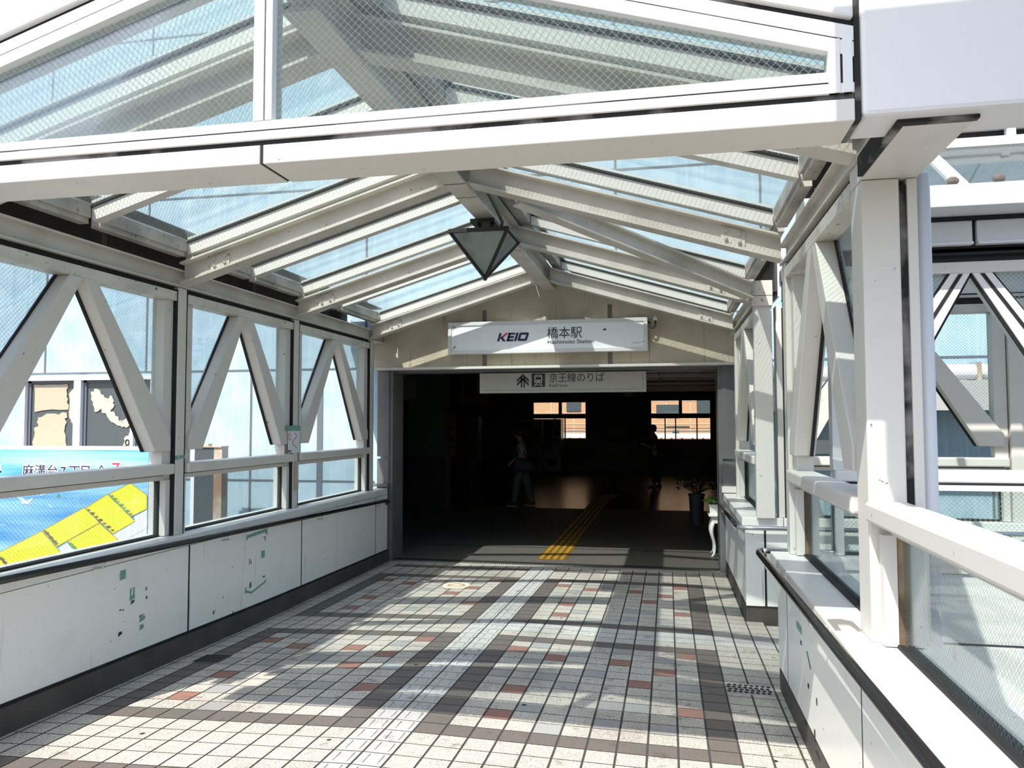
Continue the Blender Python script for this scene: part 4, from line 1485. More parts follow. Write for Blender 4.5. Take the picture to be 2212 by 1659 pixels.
PX = {'L': -3.47, 'R': .665}
core = MB(); sloped_panel(core, -3.512, -3.78, -1.6, 9.36, -.3, .60); struct(core.build('wall_left', 'seal_black', origin=(-3.6, 4, -.1)))
core = MB(); sloped_panel(core, .71, .93, -1.6, 5.17, -.3, .60); sloped_panel(core, .69, .93, 7.03, 9.36, -.3, .60); core.box(.93, 5.2, 7.03, 7.26, -1.0, .60); core.box(.93, 5.2, 5.08, 5.25, -1.0, .60)
struct(core.build('wall_right', 'seal_black', origin=(.8, 4, -.1)))
b_ = MB()
def base(mb, x0, x1, ya, yb):
    n = 14
    for i in range(n):
        a, c = ya + (yb - ya) * i / n, ya + (yb - ya) * (i + 1) / n
        xf = x0
        z0a, z0b = fz(xf, a) - .02, fz(xf, c) - .02
        z1a, z1b = -.025 * a - .045 * crown(a) + .135, -.025 * c - .045 * crown(c) + .135
        mb.add([(x0, a, z0a), (x1, a, z0a), (x1, c, z0b), (x0, c, z0b), (x0, a, z1a), (x1, a, z1a), (x1, c, z1b), (x0, c, z1b)],
               [(4, 5, 6, 7), (0, 1, 5, 4), (2, 3, 7, 6), (3, 0, 4, 7)])
base(b_, -3.452, -3.52, -1.6, 9.30)
bbl = struct(b_.build('baseboard_left', 'baseboard_paint', origin=(-3.48, 4, -.1)))
b_ = MB()
for i in range(14):
    a, c = -1.6 + 10.9 * i / 14, -1.6 + 10.9 * (i + 1) / 14
    za, zc_ = -.025 * a - .0425 * crown(a) + .132, -.025 * c - .0425 * crown(c) + .132
    b_.add([(-3.466, a, za), (-3.50, a, za), (-3.50, c, zc_), (-3.466, c, zc_), (-3.466, a, za + .020), (-3.50, a, za + .020), (-3.50, c, zc_ + .020), (-3.466, c, zc_ + .020)], [(3, 2, 1, 0), (4, 5, 6, 7), (0, 1, 5, 4), (1, 2, 6, 5), (2, 3, 7, 6), (3, 0, 4, 7)])
b_.build('baseboard_seal', 'seal_black', bbl)
b_ = MB()
base(b_, .668, .72, -1.6, 5.17)
base(b_, .636, .70, 7.0, 9.34)
b_.box(.636, 5.0, 6.998, 7.04, -.25, -.075)
struct(b_.build('baseboard_right', 'baseboard_paint', origin=(.68, 4, -.1)))

LP = [(-1.6, 1.795, 'plain white parapet panel on the banner side closest to the front'), (1.815, 5.17, 'long white parapet panel with scraps of green tape on the banner side'),
      (5.19, 6.96, 'white parapet panel with a taped rectangle outline in green'), (6.98, 8.885, 'clean white parapet panel on the banner side below the last bay'), (8.903, 9.29, 'narrow white parapet end panel beside the station entrance')]
panels = []
for ya, yb, lab in LP:
    mb = MB(); sloped_panel(mb, -3.47, -3.511, ya, yb, .145, .60)
    panels.append(tag(mb.build('parapet_cladding', 'parapet_paint', bevel=.002), lab, 'parapet panel', 'white parapet panels'))
    if yb < 9.2:
        gap = {1.795: .020, 5.17: .020, 6.96: .020, 8.885: .018}[yb]
        mb = MB(); sloped_panel(mb, -3.4715, -3.511, yb, yb + gap, .145, .60); mb.build('joint_seal', 'seal_black', panels[-1])
RP = [(-1.6, 3.0, 'white parapet panel under the handrail at the very front, drainpipe side'), (3.012, 4.78, 'white parapet panel with green tape below the big column'), (4.79, 5.17, 'narrow white parapet panel at the passage corner, near side')]
for ya, yb, lab in RP:
    mb = MB(); sloped_panel(mb, .665, .705, ya, yb, .145, .60)
    panels.append(tag(mb.build('parapet_cladding', 'parapet_paint', bevel=.002), lab, 'parapet panel', 'white parapet panels'))
    if yb < 5.1:
        mb = MB(); sloped_panel(mb, .6645, .705, yb, yb + .0105, .145, .60); mb.build('joint_seal', 'seal_black', panels[-1])
for ya, yb, lab in ((7.02, 8.85, 'white parapet panel with reflections beyond the passage opening'), (8.86, 9.33, 'narrow white parapet panel beside the white table, at the entrance')):
    mb = MB(); sloped_panel(mb, .64, .688, ya, yb, .145, .60)
    panels.append(tag(mb.build('parapet_cladding', 'parapet_paint', bevel=.002), lab, 'parapet panel', 'white parapet panels'))


def tape(par, bits, side=-1, x=-3.47):
    for m, poly in bits:
        mb = MB()
        mb.prism(poly, 'x', x - side * .0004, x - side * .003)
        mb.build('tape_scrap', m, par)


def rect(y, z, w, h, sk=0.0):
    return [(y - w / 2, z - h / 2), (y + w / 2, z - h / 2 + sk), (y + w / 2, z + h / 2), (y - w / 2 + sk * .5, z + h / 2)]


tape(panels[1], [('tape_green', rect(4.466, .52, .055, .062, .006)), ('tape_green', rect(4.545, .395, .012, .05)), ('tape_green', rect(4.575, .395, .014, .05)), ('tape_green', rect(4.56, .355, .05, .030, .008)), ('tape_dark', rect(4.565, .325, .035, .026, .01)),
                 ('tape_green', rect(4.665, .192, .055, .035, .012)), ('tape_dark', rect(4.66, .215, .05, .012, .01)), ('tape_green', rect(4.66, .138, .04, .036, .01)), ('ink', rect(4.452, .148, .035, .026, .01)), ('tape_dark', rect(4.70, .385, .010, .022)), ('tape_dark', rect(4.705, .325, .014, .018)), ('tape_dark', rect(4.45, .30, .014, .010)), ('tape_dark', rect(4.475, .295, .012, .008))])
tape(panels[2], [('tape_green', [(5.965, .560), (6.31, .576), (6.31, .520), (6.285, .528), (6.285, .548), (5.985, .536), (5.975, .520), (5.965, .520)]), ('tape_green', rect(6.24, .362, .055, .060)), ('tape_dark', rect(6.262, .505, .035, .008)), ('tape_dark', rect(6.275, .485, .008, .03)),
                 ('ink', rect(6.02, .335, .006, .05)), ('ink', rect(6.045, .325, .006, .03)), ('tape_green', [(5.955, .085), (5.975, .085), (6.06, .062), (6.29, .108), (6.30, .135), (6.285, .135), (6.275, .120), (6.06, .078), (5.975, .105), (5.975, .13), (5.955, .125)]),
                 ('tape_dark', [(6.02, .11), (6.055, .12), (6.05, .16), (6.03, .155)]), ('tape_dark', rect(6.26, .165, .035, .012)), ('ink', rect(5.50, .035, .012, .025)), ('ink', rect(5.52, .045, .008, .008)), ('ink', rect(5.78, -.03, .010, .02))])
tape(panels[6], [('tape_green', rect(4.35, .42, .16, .035)), ('tape_dark', rect(4.30, .355, .03, .02)), ('ink', rect(4.1, .20, .03, .02)), ('ink', rect(3.95, .02, .02, .05)), ('tape_dark', [(4.12, .36), (4.135, .36), (4.03, .30), (4.02, .305)]), ('ink', rect(4.22, -.02, .012, .03)), ('ink', rect(3.88, .20, .015, .03)), ('ink', rect(3.9, -.05, .10, .008))], side=1, x=.665)

for i, (ya, yb, lab) in enumerate([(-1.6, 1.80, 'white parapet cap on the banner side closest to the front'), (1.81, 5.175, 'white parapet cap below the first bay, by the banner'), (5.185, 7.0, 'white parapet cap below the bay with the outdoor cabinet'), (7.01, 8.885, 'white parapet cap below the last bay on the banner side'), (8.895, 9.29, 'short white parapet cap beside the entrance jamb')]):
    mb = MB(); mb.box(-3.468, -3.80, ya, yb, .603, ZCAP)
    tag(mb.build('parapet_coping', 'cap_paint', bevel=.006), lab, 'parapet cap', 'parapet caps')
for i, (ya, yb, lab) in enumerate([(-1.6, 3.34, 'broad sunlit parapet cap at the very front, drainpipe side'), (3.35, 4.78, 'parapet cap between the big column and the passage opening'), (4.79, 5.205, 'end block of the parapet cap at the passage opening')]):
    mb = MB(); mb.box(.628, .955, ya, yb, .603, ZCAP)
    tag(mb.build('parapet_coping', 'cap_paint', bevel=.006), lab, 'parapet cap', 'parapet caps')
for i, (ya, yb, lab) in enumerate([(6.975, 7.30, 'corner block of the parapet cap beyond the passage'), (7.31, 9.30, 'parapet cap beyond the passage opening, by the entrance')]):
    mb = MB(); mb.box(.615, .955, ya, yb, .603, ZCAP)
    tag(mb.build('parapet_coping', 'cap_paint', bevel=.006), lab, 'parapet cap', 'parapet caps')
# jamb caps beside the entrance
mb = MB(); mb.box(-3.66, -3.45, 9.24, 9.335, .70, .735)
tag(mb.build('corner_flashing', 'stainless'), 'small grey metal cap where the parapet meets the entrance, banner side', 'metal cap')
mb = MB(); mb.box(.60, .80, 9.27, 9.335, .69, .76)
tag(mb.build('corner_flashing', 'white_paint'), 'small white metal cap where the parapet meets the entrance, table side', 'metal cap')

# handrails
def hz(y):
    return .775 - .025 * y


t = thing('handrail', (-3.40, 4, .65), 'long dark handrail on the white parapet, banner side', 'handrail')
mb = MB(); mb.tube([(-3.395, -1.6, hz(-1.6)), (-3.395, 9.08, hz(9.08)), (-3.40, 9.13, hz(9.1) - .015), (-3.43, 9.15, hz(9.1) - .05)], .020, 12)
mb.build('rail', 'rail_dark', t, smooth=True)
mb = MB(); mb.box(-3.41, -3.385, -1.6, 9.05, .735, .735)
for yy in (.6, 2.4, 4.2, 5.6, 7.3, 8.9):
    q = MB(); q.tube([(-3.395, yy, hz(yy) - .018), (-3.40, yy, hz(yy) - .05), (-3.465, yy, hz(yy) - .06)], .008, 8); q.build('rail_bracket', 'steel', t)
t = thing('handrail', (.58, 2, .7), 'dark handrail running along the near parapet to the passage opening', 'handrail')
mb = MB(); mb.tube([(.575, -1.6, hz(-1.6)), (.575, 5.35, hz(5.35)), (.585, 5.43, hz(5.4)), (.62, 5.46, hz(5.4))], .020, 12)
mb.build('rail', 'rail_dark', t, smooth=True)
mb = MB(); mb.tube([(.595, 5.445, hz(5.4)), (.64, 5.46, hz(5.4)), (.80, 5.46, hz(5.4)), (3.4, 5.46, hz(5.4))], .020, 12); mb.build('rail_return', 'steel', t, smooth=True)
for yy in (.2, 1.9, 3.5, 5.0):
    q = MB(); q.tube([(.575, yy, hz(yy) - .018), (.58, yy, hz(yy) - .045), (.627, yy, hz(yy) - .05)], .008, 8); q.build('rail_bracket', 'steel', t)
t = thing('handrail', (.58, 8.4, .55), 'handrail turning the corner from the entrance into the side passage', 'handrail')
mb = MB(); mb.tube([(.575, 9.6, hz(9.6) + .005), (.575, 7.06, hz(7.06))], .020, 12); mb.build('rail', 'rail_dark', t, smooth=True)
mb = MB(); mb.tube([(.575, 7.06, hz(7.06)), (.58, 6.98, hz(7.0)), (.61, 6.93, hz(7.0)), (.70, 6.92, hz(7.0)), (4.8, 6.92, hz(7.0))], .020, 12); mb.build('rail_return', 'steel', t, smooth=True)
for yy in (7.4, 9.0):
    q = MB(); q.tube([(.575, yy, hz(yy) - .018), (.58, yy, hz(yy) - .05), (.638, yy, hz(yy) - .06)], .008, 8); q.build('rail_bracket', 'steel', t)

# small steel latch plate on the cap
t = thing('gate_latch', (.66, 3.38, ZCAP), 'small steel latch plate lying on the parapet cap before the big column', 'latch')
mb = MB(); mb.prism([(.635, 3.26), (.635, 3.44), (.69, 3.455), (.73, 3.42), (.735, 3.26), (.715, 3.26), (.705, 3.36), (.66, 3.36), (.655, 3.26)], 'z', ZCAP, ZCAP + .006); mb.build('plate', 'bolt_steel', t)

# ------------------------------------------------------------------ floor details
mb = MB()
zz = fz(-2.2, 8.0)
ring = [(-2.2 + .145 * cos(a * pi / 14), 7.95 + .145 * sin(a * pi / 14)) for a in range(28)]
mb.prism(ring, 'z', fz(-2.2, 7.95) - .002, fz(-2.2, 7.95) + .0045)
t = tag(mb.build('floor_sticker', 'sticker_cream'), 'round cream sticker with red drawing on the floor tiles', 'sticker')
mb = MB()
zs = fz(-2.2, 7.95) + .005
pts = [(-2.29, 7.93), (-2.25, 7.99), (-2.20, 8.03), (-2.15, 7.99), (-2.11, 7.96), (-2.14, 7.91), (-2.20, 7.88), (-2.26, 7.90), (-2.29, 7.93)]
for a, c in zip(pts, pts[1:]):
    mb.beam((*a, zs), (*c, zs), .022, .002)
mb.build('drawing', 'sticker_red', t)
for (xa, xb, ya, yb, lab) in ((.335, .62, 5.02, 5.20, 'perforated steel drain cover in the tiles by the near parapet'), (-3.30, -3.10, 4.98, 5.16, 'dark drain cover in the tiles below the long taped panel')):
    t = thing('floor_drain', ((xa + xb) / 2, (ya + yb) / 2, fz((xa + xb) / 2, (ya + yb) / 2)), lab, 'drain cover')
    zt_ = max(fz(x, y) for x in (xa, xb) for y in (ya, yb))
    mb = MB(); mb.add([(xa, ya, fz(xa, ya) + .004), (xb, ya, fz(xb, ya) + .004), (xb, yb, fz(xb, yb) + .004), (xa, yb, fz(xa, yb) + .004), (xa, ya, fz(xa, ya) - .01), (xb, ya, fz(xb, ya) - .01), (xb, yb, fz(xb, yb) - .01), (xa, yb, fz(xa, yb) - .01)], [(0, 1, 2, 3), (0, 4, 5, 1), (1, 5, 6, 2), (2, 6, 7, 3), (3, 7, 4, 0)])
    mb.build('plate', 'drain_steel' if xa > 0 else 'baseboard_paint', t)
    mb = MB()
    for i in range(8):
        for k in range(4):
            cx = xa + (xb - xa) * (i + .5 + .25 * (k % 2)) / 8.4
            cy = ya + (yb - ya) * (k + .5) / 4
            w = (xb - xa) / 8.4 * .33
            z0 = fz(cx, cy)
            mb.prism([(cx - w, cy - .010), (cx, cy - .016), (cx + w, cy - .010), (cx + w, cy + .010), (cx, cy + .016), (cx - w, cy + .010)], 'z', z0 + .003, z0 + .0055)
    mb.build('slots', 'hole', t)

# ================================================================== OUTSIDE, BANNER SIDE
LOTS = {'y1': [(-7.096, 0.699), (-6.841, 0.543), (-6.836, 0.359), (-7.07, 0.256), (-7.416, 0.546)], 'y2': [(-7.444, 0.545), (-7.013, 0.19), (-7.345, 0.016), (-7.775, 0.353)], 'y3': [(-7.796, 0.359), (-7.554, 0.159), (-8.207, -0.181), (-8.448, 0.031)], 'y4': [(-7.554, 0.153), (-7.258, -0.067), (-7.537, -0.198), (-7.864, -0.258), (-8.042, -0.102)], 'y5': [(-8.455, 0.025), (-8.109, -0.29), (-8.295, -0.384), (-8.986, -0.507), (-9.304, -0.455), (-9.278, -0.352), (-9.129, -0.284)],
        'w1': [(-8.063, -0.121), (-7.879, -0.258), (-8.093, -0.327), (-8.184, -0.199)], 'w2': [(-6.999, 0.191), (-6.857, 0.096), (-7.215, -0.091), (-7.316, 0.005)], 'w3': [(-6.836, 0.347), (-6.83, 0.115), (-6.844, 0.103), (-6.985, 0.197), (-7.042, 0.245)]}
BIRD = [(-8.871, 0.484), (-8.781, 0.466), (-8.72, 0.423), (-8.662, 0.456), (-8.603, 0.482), (-8.638, 0.431), (-8.689, 0.398), (-8.637, 0.39), (-8.719, 0.385), (-8.756, 0.397), (-8.793, 0.373), (-8.779, 0.416)]
HEDGE = [[(-7.409, 0.539), (-7.071, 0.269)], [(-7.774, 0.347), (-7.332, 0.041)], [(-8.433, 0.038), (-8.215, -0.156)], [(-8.034, -0.12), (-7.879, -0.24)], [(-9.127, -0.348), (-8.979, -0.495)]]
TORN = {'t1': [(-8.805, 2.049), (-8.258, 2.053), (-8.264, 1.868), (-8.234, 1.693), (-8.779, 1.663)], 't2': [(-8.725, 1.586), (-8.535, 1.64), (-8.258, 1.65), (-8.277, 1.475), (-8.243, 1.182), (-8.788, 1.18), (-8.784, 1.432), (-8.721, 1.454)], 't3': [(-8.228, 1.911), (-8.119, 2.041), (-8.09, 1.497), (-8.178, 1.519), (-8.22, 1.671)],
        't4': [(-7.867, 1.962), (-7.718, 1.95), (-7.591, 1.797), (-7.503, 1.754), (-7.563, 1.689), (-7.424, 1.528), (-7.29, 1.506), (-7.208, 1.624), (-7.204, 1.474), (-7.386, 1.464), (-7.559, 1.56), (-7.686, 1.69), (-7.845, 1.637), (-7.788, 1.82)], 't5': [(-7.35, 1.967), (-7.214, 1.88), (-7.213, 1.816), (-7.299, 1.86)], 't6': [(-7.354, 1.186), (-7.309, 1.325), (-7.203, 1.431), (-7.185, 1.187)]}
BY0 = 9.25
t = thing('advertising_banner', (-9.2, 9.28, -.7), 'blue and yellow land lot advertising banner outside the glass', 'banner')
mb = MB(); mb.box(-11.6, -6.83, BY0, BY0 + .03, -.70, 1.14); mb.build('banner_sheet', 'banner_blue', t)
mb = MB(); mb.box(-11.65, -6.78, BY0 + .01, BY0 + .05, 1.14, 1.19); mb.box(-6.83, -6.75, BY0 + .01, BY0 + .05, -.72, 1.19); mb.build('banner_border', 'banner_white', t)
mb = MB(); mb.prism([(-9.3, -.70), (-6.835, -.70), (-6.835, .30), (-7.05, .20), (-7.6, -.15), (-8.4, -.28), (-9.05, -.43)], 'y', BY0 - .003, BY0); mb.build('lot_ground', 'lot_white', t)
for k, poly in LOTS.items():
    mb = MB(); mb.prism(poly, 'y', BY0 - .007, BY0 - .003); o = mb.build('lot_shape', 'lot_yellow' if k[0] == 'y' else 'lot_white', t)
    if k[0] == 'y':
        mb = MB()
        for a, c in zip(poly, poly[1:] + poly[:1]):
            mb.beam((a[0], BY0 - .008, a[1]), (c[0], BY0 - .008, c[1]), .009, .002, up=(0, 1, 0))
        mb.build('lot_outline', 'lot_line', o)
rn = random.Random(11)
for a, c in HEDGE:
    mb = MB()
    n = 7
    for i in range(n):
        q = (i + .5) / n
        mb.ball((a[0] + (c[0] - a[0]) * q + .015, BY0 - .009, a[1] + (c[1] - a[1]) * q), .028 + .012 * (i % 2), .002, .013 + .006 * (i % 2), 8, 5)
    mb.build('hedge_print', 'lot_green' if rn.random() < .5 else 'lot_brown', t)
mb = MB(); mb.prism(BIRD, 'y', BY0 - .005, BY0); mb.build('bird_print', 'banner_white', t)
mb = MB(); mb.prism([(-8.397, 0.404), (-8.342, 0.386), (-8.282, 0.345), (-8.341, 0.354)], 'y', BY0 - .005, BY0); mb.prism([(-8.52, .51), (-8.45, .545), (-8.40, .53), (-8.46, .505)], 'y', BY0 - .005, BY0); mb.build('leaf_print', 'banner_pale', t)
mb = MB(); mb.prism([(-8.243, 0.507), (-8.207, 0.533), (-8.185, 0.505), (-8.217, 0.482)], 'y', BY0 - .005, BY0); mb.build('leaf_print', 'lot_green', t)
mb = MB(); mb.box(-9.6, -9.05, BY0 - .004, BY0, .982, .990); mb.box(-9.6, -9.04, BY0 - .004, BY0, .085, .093); mb.box(-9.6, -9.15, BY0 - .004, BY0, .82, .84); mb.box(-9.17, -9.15, BY0 - .004, BY0, .82, .93); mb.build('white_line', 'banner_white', t)
CH = [('\u9ebb', -8.80, .19), ('\u6e9d', -8.605, .19), ('\u53f0', -8.41, .19), ('7', -8.195, .19), ('\u4e01', -8.065, .19), ('\u76ee', -7.89, .19), ('\u5168', -7.64, .19), ('7', -7.435, .27), ('\u533a', -7.25, .19), ('\u753b', -7.06, .19)]
for c, x, sz in CH:
    red = sz > .2
    z = .775 if not red else .785
    g_ = text_part(c, sz, (x, BY0 - .004, z), 'banner_white', t, name='letter_halo', shear=.25 if red else 0.0, extrude=.001)
    bm2 = bmesh.new()
    for a8 in range(12):
        n0 = len(bm2.verts)
        bm2.from_mesh(g_.data)
        bm2.verts.ensure_lookup_table()
        for v_ in bm2.verts[n0:]:
            v_.co += Vector((.017 * cos(a8 * pi / 6), .0001 * a8, .017 * sin(a8 * pi / 6)))
    bm2.to_mesh(g_.data)
    bm2.free()
    text_part(c, sz, (x, BY0 - .008, z), 'banner_red' if red else 'navy', t, name='lettering', shear=.25 if red else 0.0, extrude=.001)

win = MB()
for (xa, xb, za, zb) in ((-8.94, -6.85, 2.10, 2.15), (-8.94, -6.85, 1.02, 1.09), (-8.94, -8.89, 1.02, 2.15), (-8.10, -7.99, 1.02, 2.15), (-7.20, -7.155, 1.05, 2.12), (-6.90, -6.85, 1.02, 2.15)):
    win.box(xa, xb, 9.34 if xb - xa > 1 else 9.346, 9.45, za, zb)
w3 = struct(win.build('window_3', 'frame_alu', origin=(-7.9, 9.4, 1.02)))
for (xa, xb) in ((-8.89, -8.10), (-7.99, -7.20), (-7.155, -6.90)):
    q = MB(); q.box(xa, xb, 9.418, 9.43, 1.09, 2.10); q.build('window_pane', 'dark_glass', w3)
    q = MB(); q.box(xa, xa + .05, 9.40, 9.42, 1.09, 2.10); q.box(xa, xb, 9.40, 9.42, 2.07, 2.10); q.build('window_gasket', 'grey_gasket', w3)
def jag(poly, n=4, amp=.022, seed=1):
    r_ = random.Random(seed)
    out = []
    for a, c in zip(poly, poly[1:] + poly[:1]):
        for i in range(n):
            q_ = i / n
            k_ = 0 if i == 0 else amp
            out.append((a[0] + (c[0] - a[0]) * q_ + r_.uniform(-k_, k_), a[1] + (c[1] - a[1]) * q_ + r_.uniform(-k_, k_)))
    return out


TORN['t4'] = [(-7.88, 1.93), (-7.78, 1.98), (-7.70, 1.90), (-7.62, 1.84), (-7.55, 1.88), (-7.50, 1.76), (-7.56, 1.66), (-7.46, 1.60), (-7.42, 1.52), (-7.33, 1.56), (-7.27, 1.66), (-7.21, 1.72), (-7.21, 1.50), (-7.30, 1.44), (-7.44, 1.47), (-7.58, 1.56), (-7.70, 1.70), (-7.80, 1.66), (-7.84, 1.76)]
for si, (k, poly) in enumerate(TORN.items()):
    q = MB(); q.prism(jag(poly, seed=si), 'y', 9.405, 9.414); q.build('torn_paper', 'torn_tan' if k in ('t1', 't2') else 'torn_cream', w3)
q = MB()
for i in range(14):
    a0, a1 = 2 * pi * i / 14, 2 * pi * (i + 1) / 14
    q.beam((-7.28 + .028 * cos(a0), 9.40, 1.24 + .036 * sin(a0)), (-7.28 + .028 * cos(a1), 9.40, 1.24 + .036 * sin(a1)), .014, .006, up=(0, 1, 0))
q.build('pull_ring', 'ink', w3)

t = thing('outdoor_cabinet', (-5.78, 8.95, -1.2), 'dark outdoor cabinet with rusty edge standing outside the second bay', 'cabinet')
q = MB(); q.box(-5.80, -5.53, 8.72, 8.86, -1.2, 1.20); q.build('body', 'cabinet_dark', t, bevel=.006)
q = MB(); q.box(-5.53, -5.42, 8.72, 8.86, -1.2, 1.20); q.build('side_post', 'cabinet_rust', t)
q = MB(); q.box(-5.86, -5.80, 8.74, 8.86, -1.2, 1.19); q.build('side_frame', 'frame_alu', t)
q = MB(); q.box(-5.81, -5.42, 8.70, 8.87, 1.20, 1.215); q.box(-5.70, -5.62, 8.74, 8.82, 1.215, 1.245); q.build('lid', 'cabinet_rust', t)
q = MB(); q.box(-5.95, -5.35, 8.68, 9.2, -6.0, -1.2)
tag(q.build('concrete_stand', 'deck_concrete'), 'concrete stand carrying the dark outdoor cabinet', 'stand')
for xx in (-11.4, -9.2, -7.0):
    q = MB(); q.box(xx - .04, xx + .04, 9.30, 9.38, -6.0, 1.12)
    tag(q.build('banner_post', 'deck_concrete'), 'steel support post hidden behind the blue banner', 'post', 'posts behind the banner')

# ================================================================== SIGNS AT THE ENTRANCE
t = thing('station_sign', (-1.45, 9.28, 2.345), 'white framed station name sign on the plaster gable', 'sign')
sx0, sx1, sz0, sz1, sy = -2.668, -.224, 2.347, 2.742, 9.235
q = MB(); q.box(sx0 + .02, sx1 - .02, sy + .012, 9.355, sz0 + .02, sz1 - .02); q.build('sign_box', 'white_paint', t)
for (xa, xb, za, zb) in ((sx0, sx1, sz0, sz0 + .045), (sx0, sx1, sz1 - .045, sz1), (sx0, sx0 + .045, sz0 + .045, sz1 - .045), (sx1 - .045, sx1, sz0 + .045, sz1 - .045)):
    q = MB(); q.box(xa, xb, sy - .006, 9.35, za, zb); q.build('sign_frame', 'white_clean', t, bevel=.004)
q = MB(); q.box(sx0 + .045, sx1 - .045, sy + .006, sy + .014, sz0 + .045, sz1 - .045); face = q.build('sign_face', 'sign_white', t)
yk = sy + .004
# slanted company initials: built from outlines
def lt(polys, x, w, mat, z0=2.495, h=.102, slant=.30):
    q = MB()
    for poly in polys:
        q.prism([(x + (u * w) + v * h * slant, z0 + v * h) for u, v in poly], 'y', yk - .003, yk + .003)
    q.build('lettering', mat, t)
LXs = -2.045
lt([[(0, 0), (.26, 0), (.26, 1), (0, 1)], [(.26, .42), (.70, 0), (1.05, 0), (.46, .56)]], LXs, .105, 'navy')
lt([[(.30, .50), (.80, 1), (1.12, 1), (.50, .42)]], LXs, .105, 'logo_red')
lt([[(0, 0), (.9, 0), (.9, .22), (0, .22)], [(0, .39), (.85, .39), (.85, .61), (0, .61)], [(0, .78), (.9, .78), (.9, 1), (0, 1)], [(0, 0), (.28, 0), (.28, 1), (0, 1)]], LXs + .118, .092, 'navy')
lt([[(0, 0), (1, 0), (1, 1), (0, 1)]], LXs + .212, .028, 'navy')
lt([[(.12, 0), (.88, 0), (1, .12), (1, .26), (0, .26), (0, .12)], [(0, .74), (1, .74), (1, .88), (.88, 1), (.12, 1), (0, .88)], [(0, .24), (.24, .24), (.24, .76), (0, .76)], [(.76, .24), (1, .24), (1, .76), (.76, .76)]], LXs + .252, .118, 'navy')
text_part('\u6a4b\u672c\u99c5', .15, (-1.43, yk, 2.528), 'ink', t, width=.425)
text_part('Hashimoto Station', .066, (-1.423, yk, 2.452), 'ink', t, width=.56)
rn = random.Random(2)
for (cx, cz) in ((sx0 + .06, sz0 + .06), (sx1 - .06, sz0 + .06), (sx1 - .055, sz0 + .14), (sx0 + .055, sz1 - .055)):
    q = MB()
    for i in range(6):
        a, b2 = rn.uniform(-.012, .03), rn.uniform(-.012, .05)
        q.box(cx + a, cx + a + rn.uniform(.004, .02), yk - .001, yk + .002, cz + b2, cz + b2 + rn.uniform(.003, .016))
    q.build('dirt_patch', 'conduit', t)
q = MB(); q.box(-.75, -.71, yk - .001, yk + .002, 2.60, 2.612); q.box(-.735, -.715, yk - .001, yk + .002, 2.608, 2.622); q.build('dirt_patch', 'ink', t)
q = MB(); q.box(-.41, -.29, yk - .001, yk + .002, 2.442, 2.445); q.build('small_print', 'conduit', t)

t = thing('line_sign', (-1.3, 9.55, 1.872), 'pale direction sign with arrow and train symbol hanging in the entrance', 'sign')
ya = 9.535
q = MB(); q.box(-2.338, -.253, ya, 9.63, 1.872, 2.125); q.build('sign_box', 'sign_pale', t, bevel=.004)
q = MB(); q.box(-2.30, -.29, ya - .001, ya + .002, 1.905, 1.909); q.box(-.293, -.289, ya - .001, ya + .002, 1.905, 2.09); q.build('border_line', 'conduit', t)
yk = ya - .001
q = MB()                                             # double headed arrow pointing ahead
for sgx in (-1, 1):
    for dz in (0, -.048):
        q.prism([(-1.779, 2.110 + dz), (-1.779, 2.078 + dz), (-1.779 + sgx * .075, 2.005 + dz), (-1.779 + sgx * .075, 2.037 + dz)], 'y', yk - .002, yk + .002)
    q.box(-1.779 + sgx * .008, -1.779 + sgx * .026, yk - .002, yk + .002, 1.940, 2.075)
q.build('arrow', 'ink', t)
q = MB(); q.box(-1.667, -1.497, yk - .002, yk + .002, 1.944, 2.113); ic = q.build('symbol_tile', 'ink', t, bevel=.001)
q = MB()
cx = -1.582
q.prism([(cx - .048, 1.995), (cx + .048, 1.995), (cx + .05, 2.075), (cx + .036, 2.098), (cx - .036, 2.098), (cx - .05, 2.075)], 'y', yk - .005, yk - .002)
q.prism([(cx - .025, 1.992), (cx - .010, 1.992), (cx - .040, 1.955), (cx - .060, 1.955)], 'y', yk - .005, yk - .002)
q.prism([(cx + .025, 1.992), (cx + .010, 1.992), (cx + .040, 1.955), (cx + .060, 1.955)], 'y', yk - .005, yk - .002)
q.box(cx - .035, cx + .035, yk - .005, yk - .002, 1.966, 1.974)
q.build('train_symbol', 'sign_pale', ic)
q = MB(); q.box(cx - .035, cx + .035, yk - .007, yk - .005, 2.034, 2.068); q.box(cx - .018, cx + .018, yk - .007, yk - .005, 2.078, 2.088); q.ball((cx - .026, yk - .006, 2.014), .008, .002, .008, 8, 5); q.ball((cx + .026, yk - .006, 2.014), .008, .002, .008, 8, 5); q.build('train_window', 'ink', ic)
text_part('\u4eac\u738b\u7dda\u306e\u308a\u3070', .125, (-1.452, yk, 2.010), 'ink', t, width=.685)
text_part('Kei\u014d Line', .058, (-1.450, yk, 1.942), 'ink', t, width=.228)
q = MB(); q.box(-.43, -.31, yk - .001, yk + .002, 1.927, 1.930); q.build('small_print', 'conduit', t)

t = thing('security_camera', (-.135, 9.3, 2.66), 'small white security camera with looped black cable beside the station sign', 'camera')
q = MB(); q.box(-.16, -.11, 9.27, 9.36, 2.705, 2.74); q.box(-.145, -.125, 9.28, 9.31, 2.74, 2.762); q.build('camera_body', 'cam_white', t, bevel=.004)
q = MB(); q.tube([(-.132, 9.28, 2.705), (-.134, 9.27, 2.66), (-.15, 9.265, 2.625), (-.175, 9.265, 2.615), (-.195, 9.27, 2.64), (-.205, 9.29, 2.68), (-.208, 9.35, 2.70)], .011, 10); q.build('cable', 'ink', t, smooth=True)

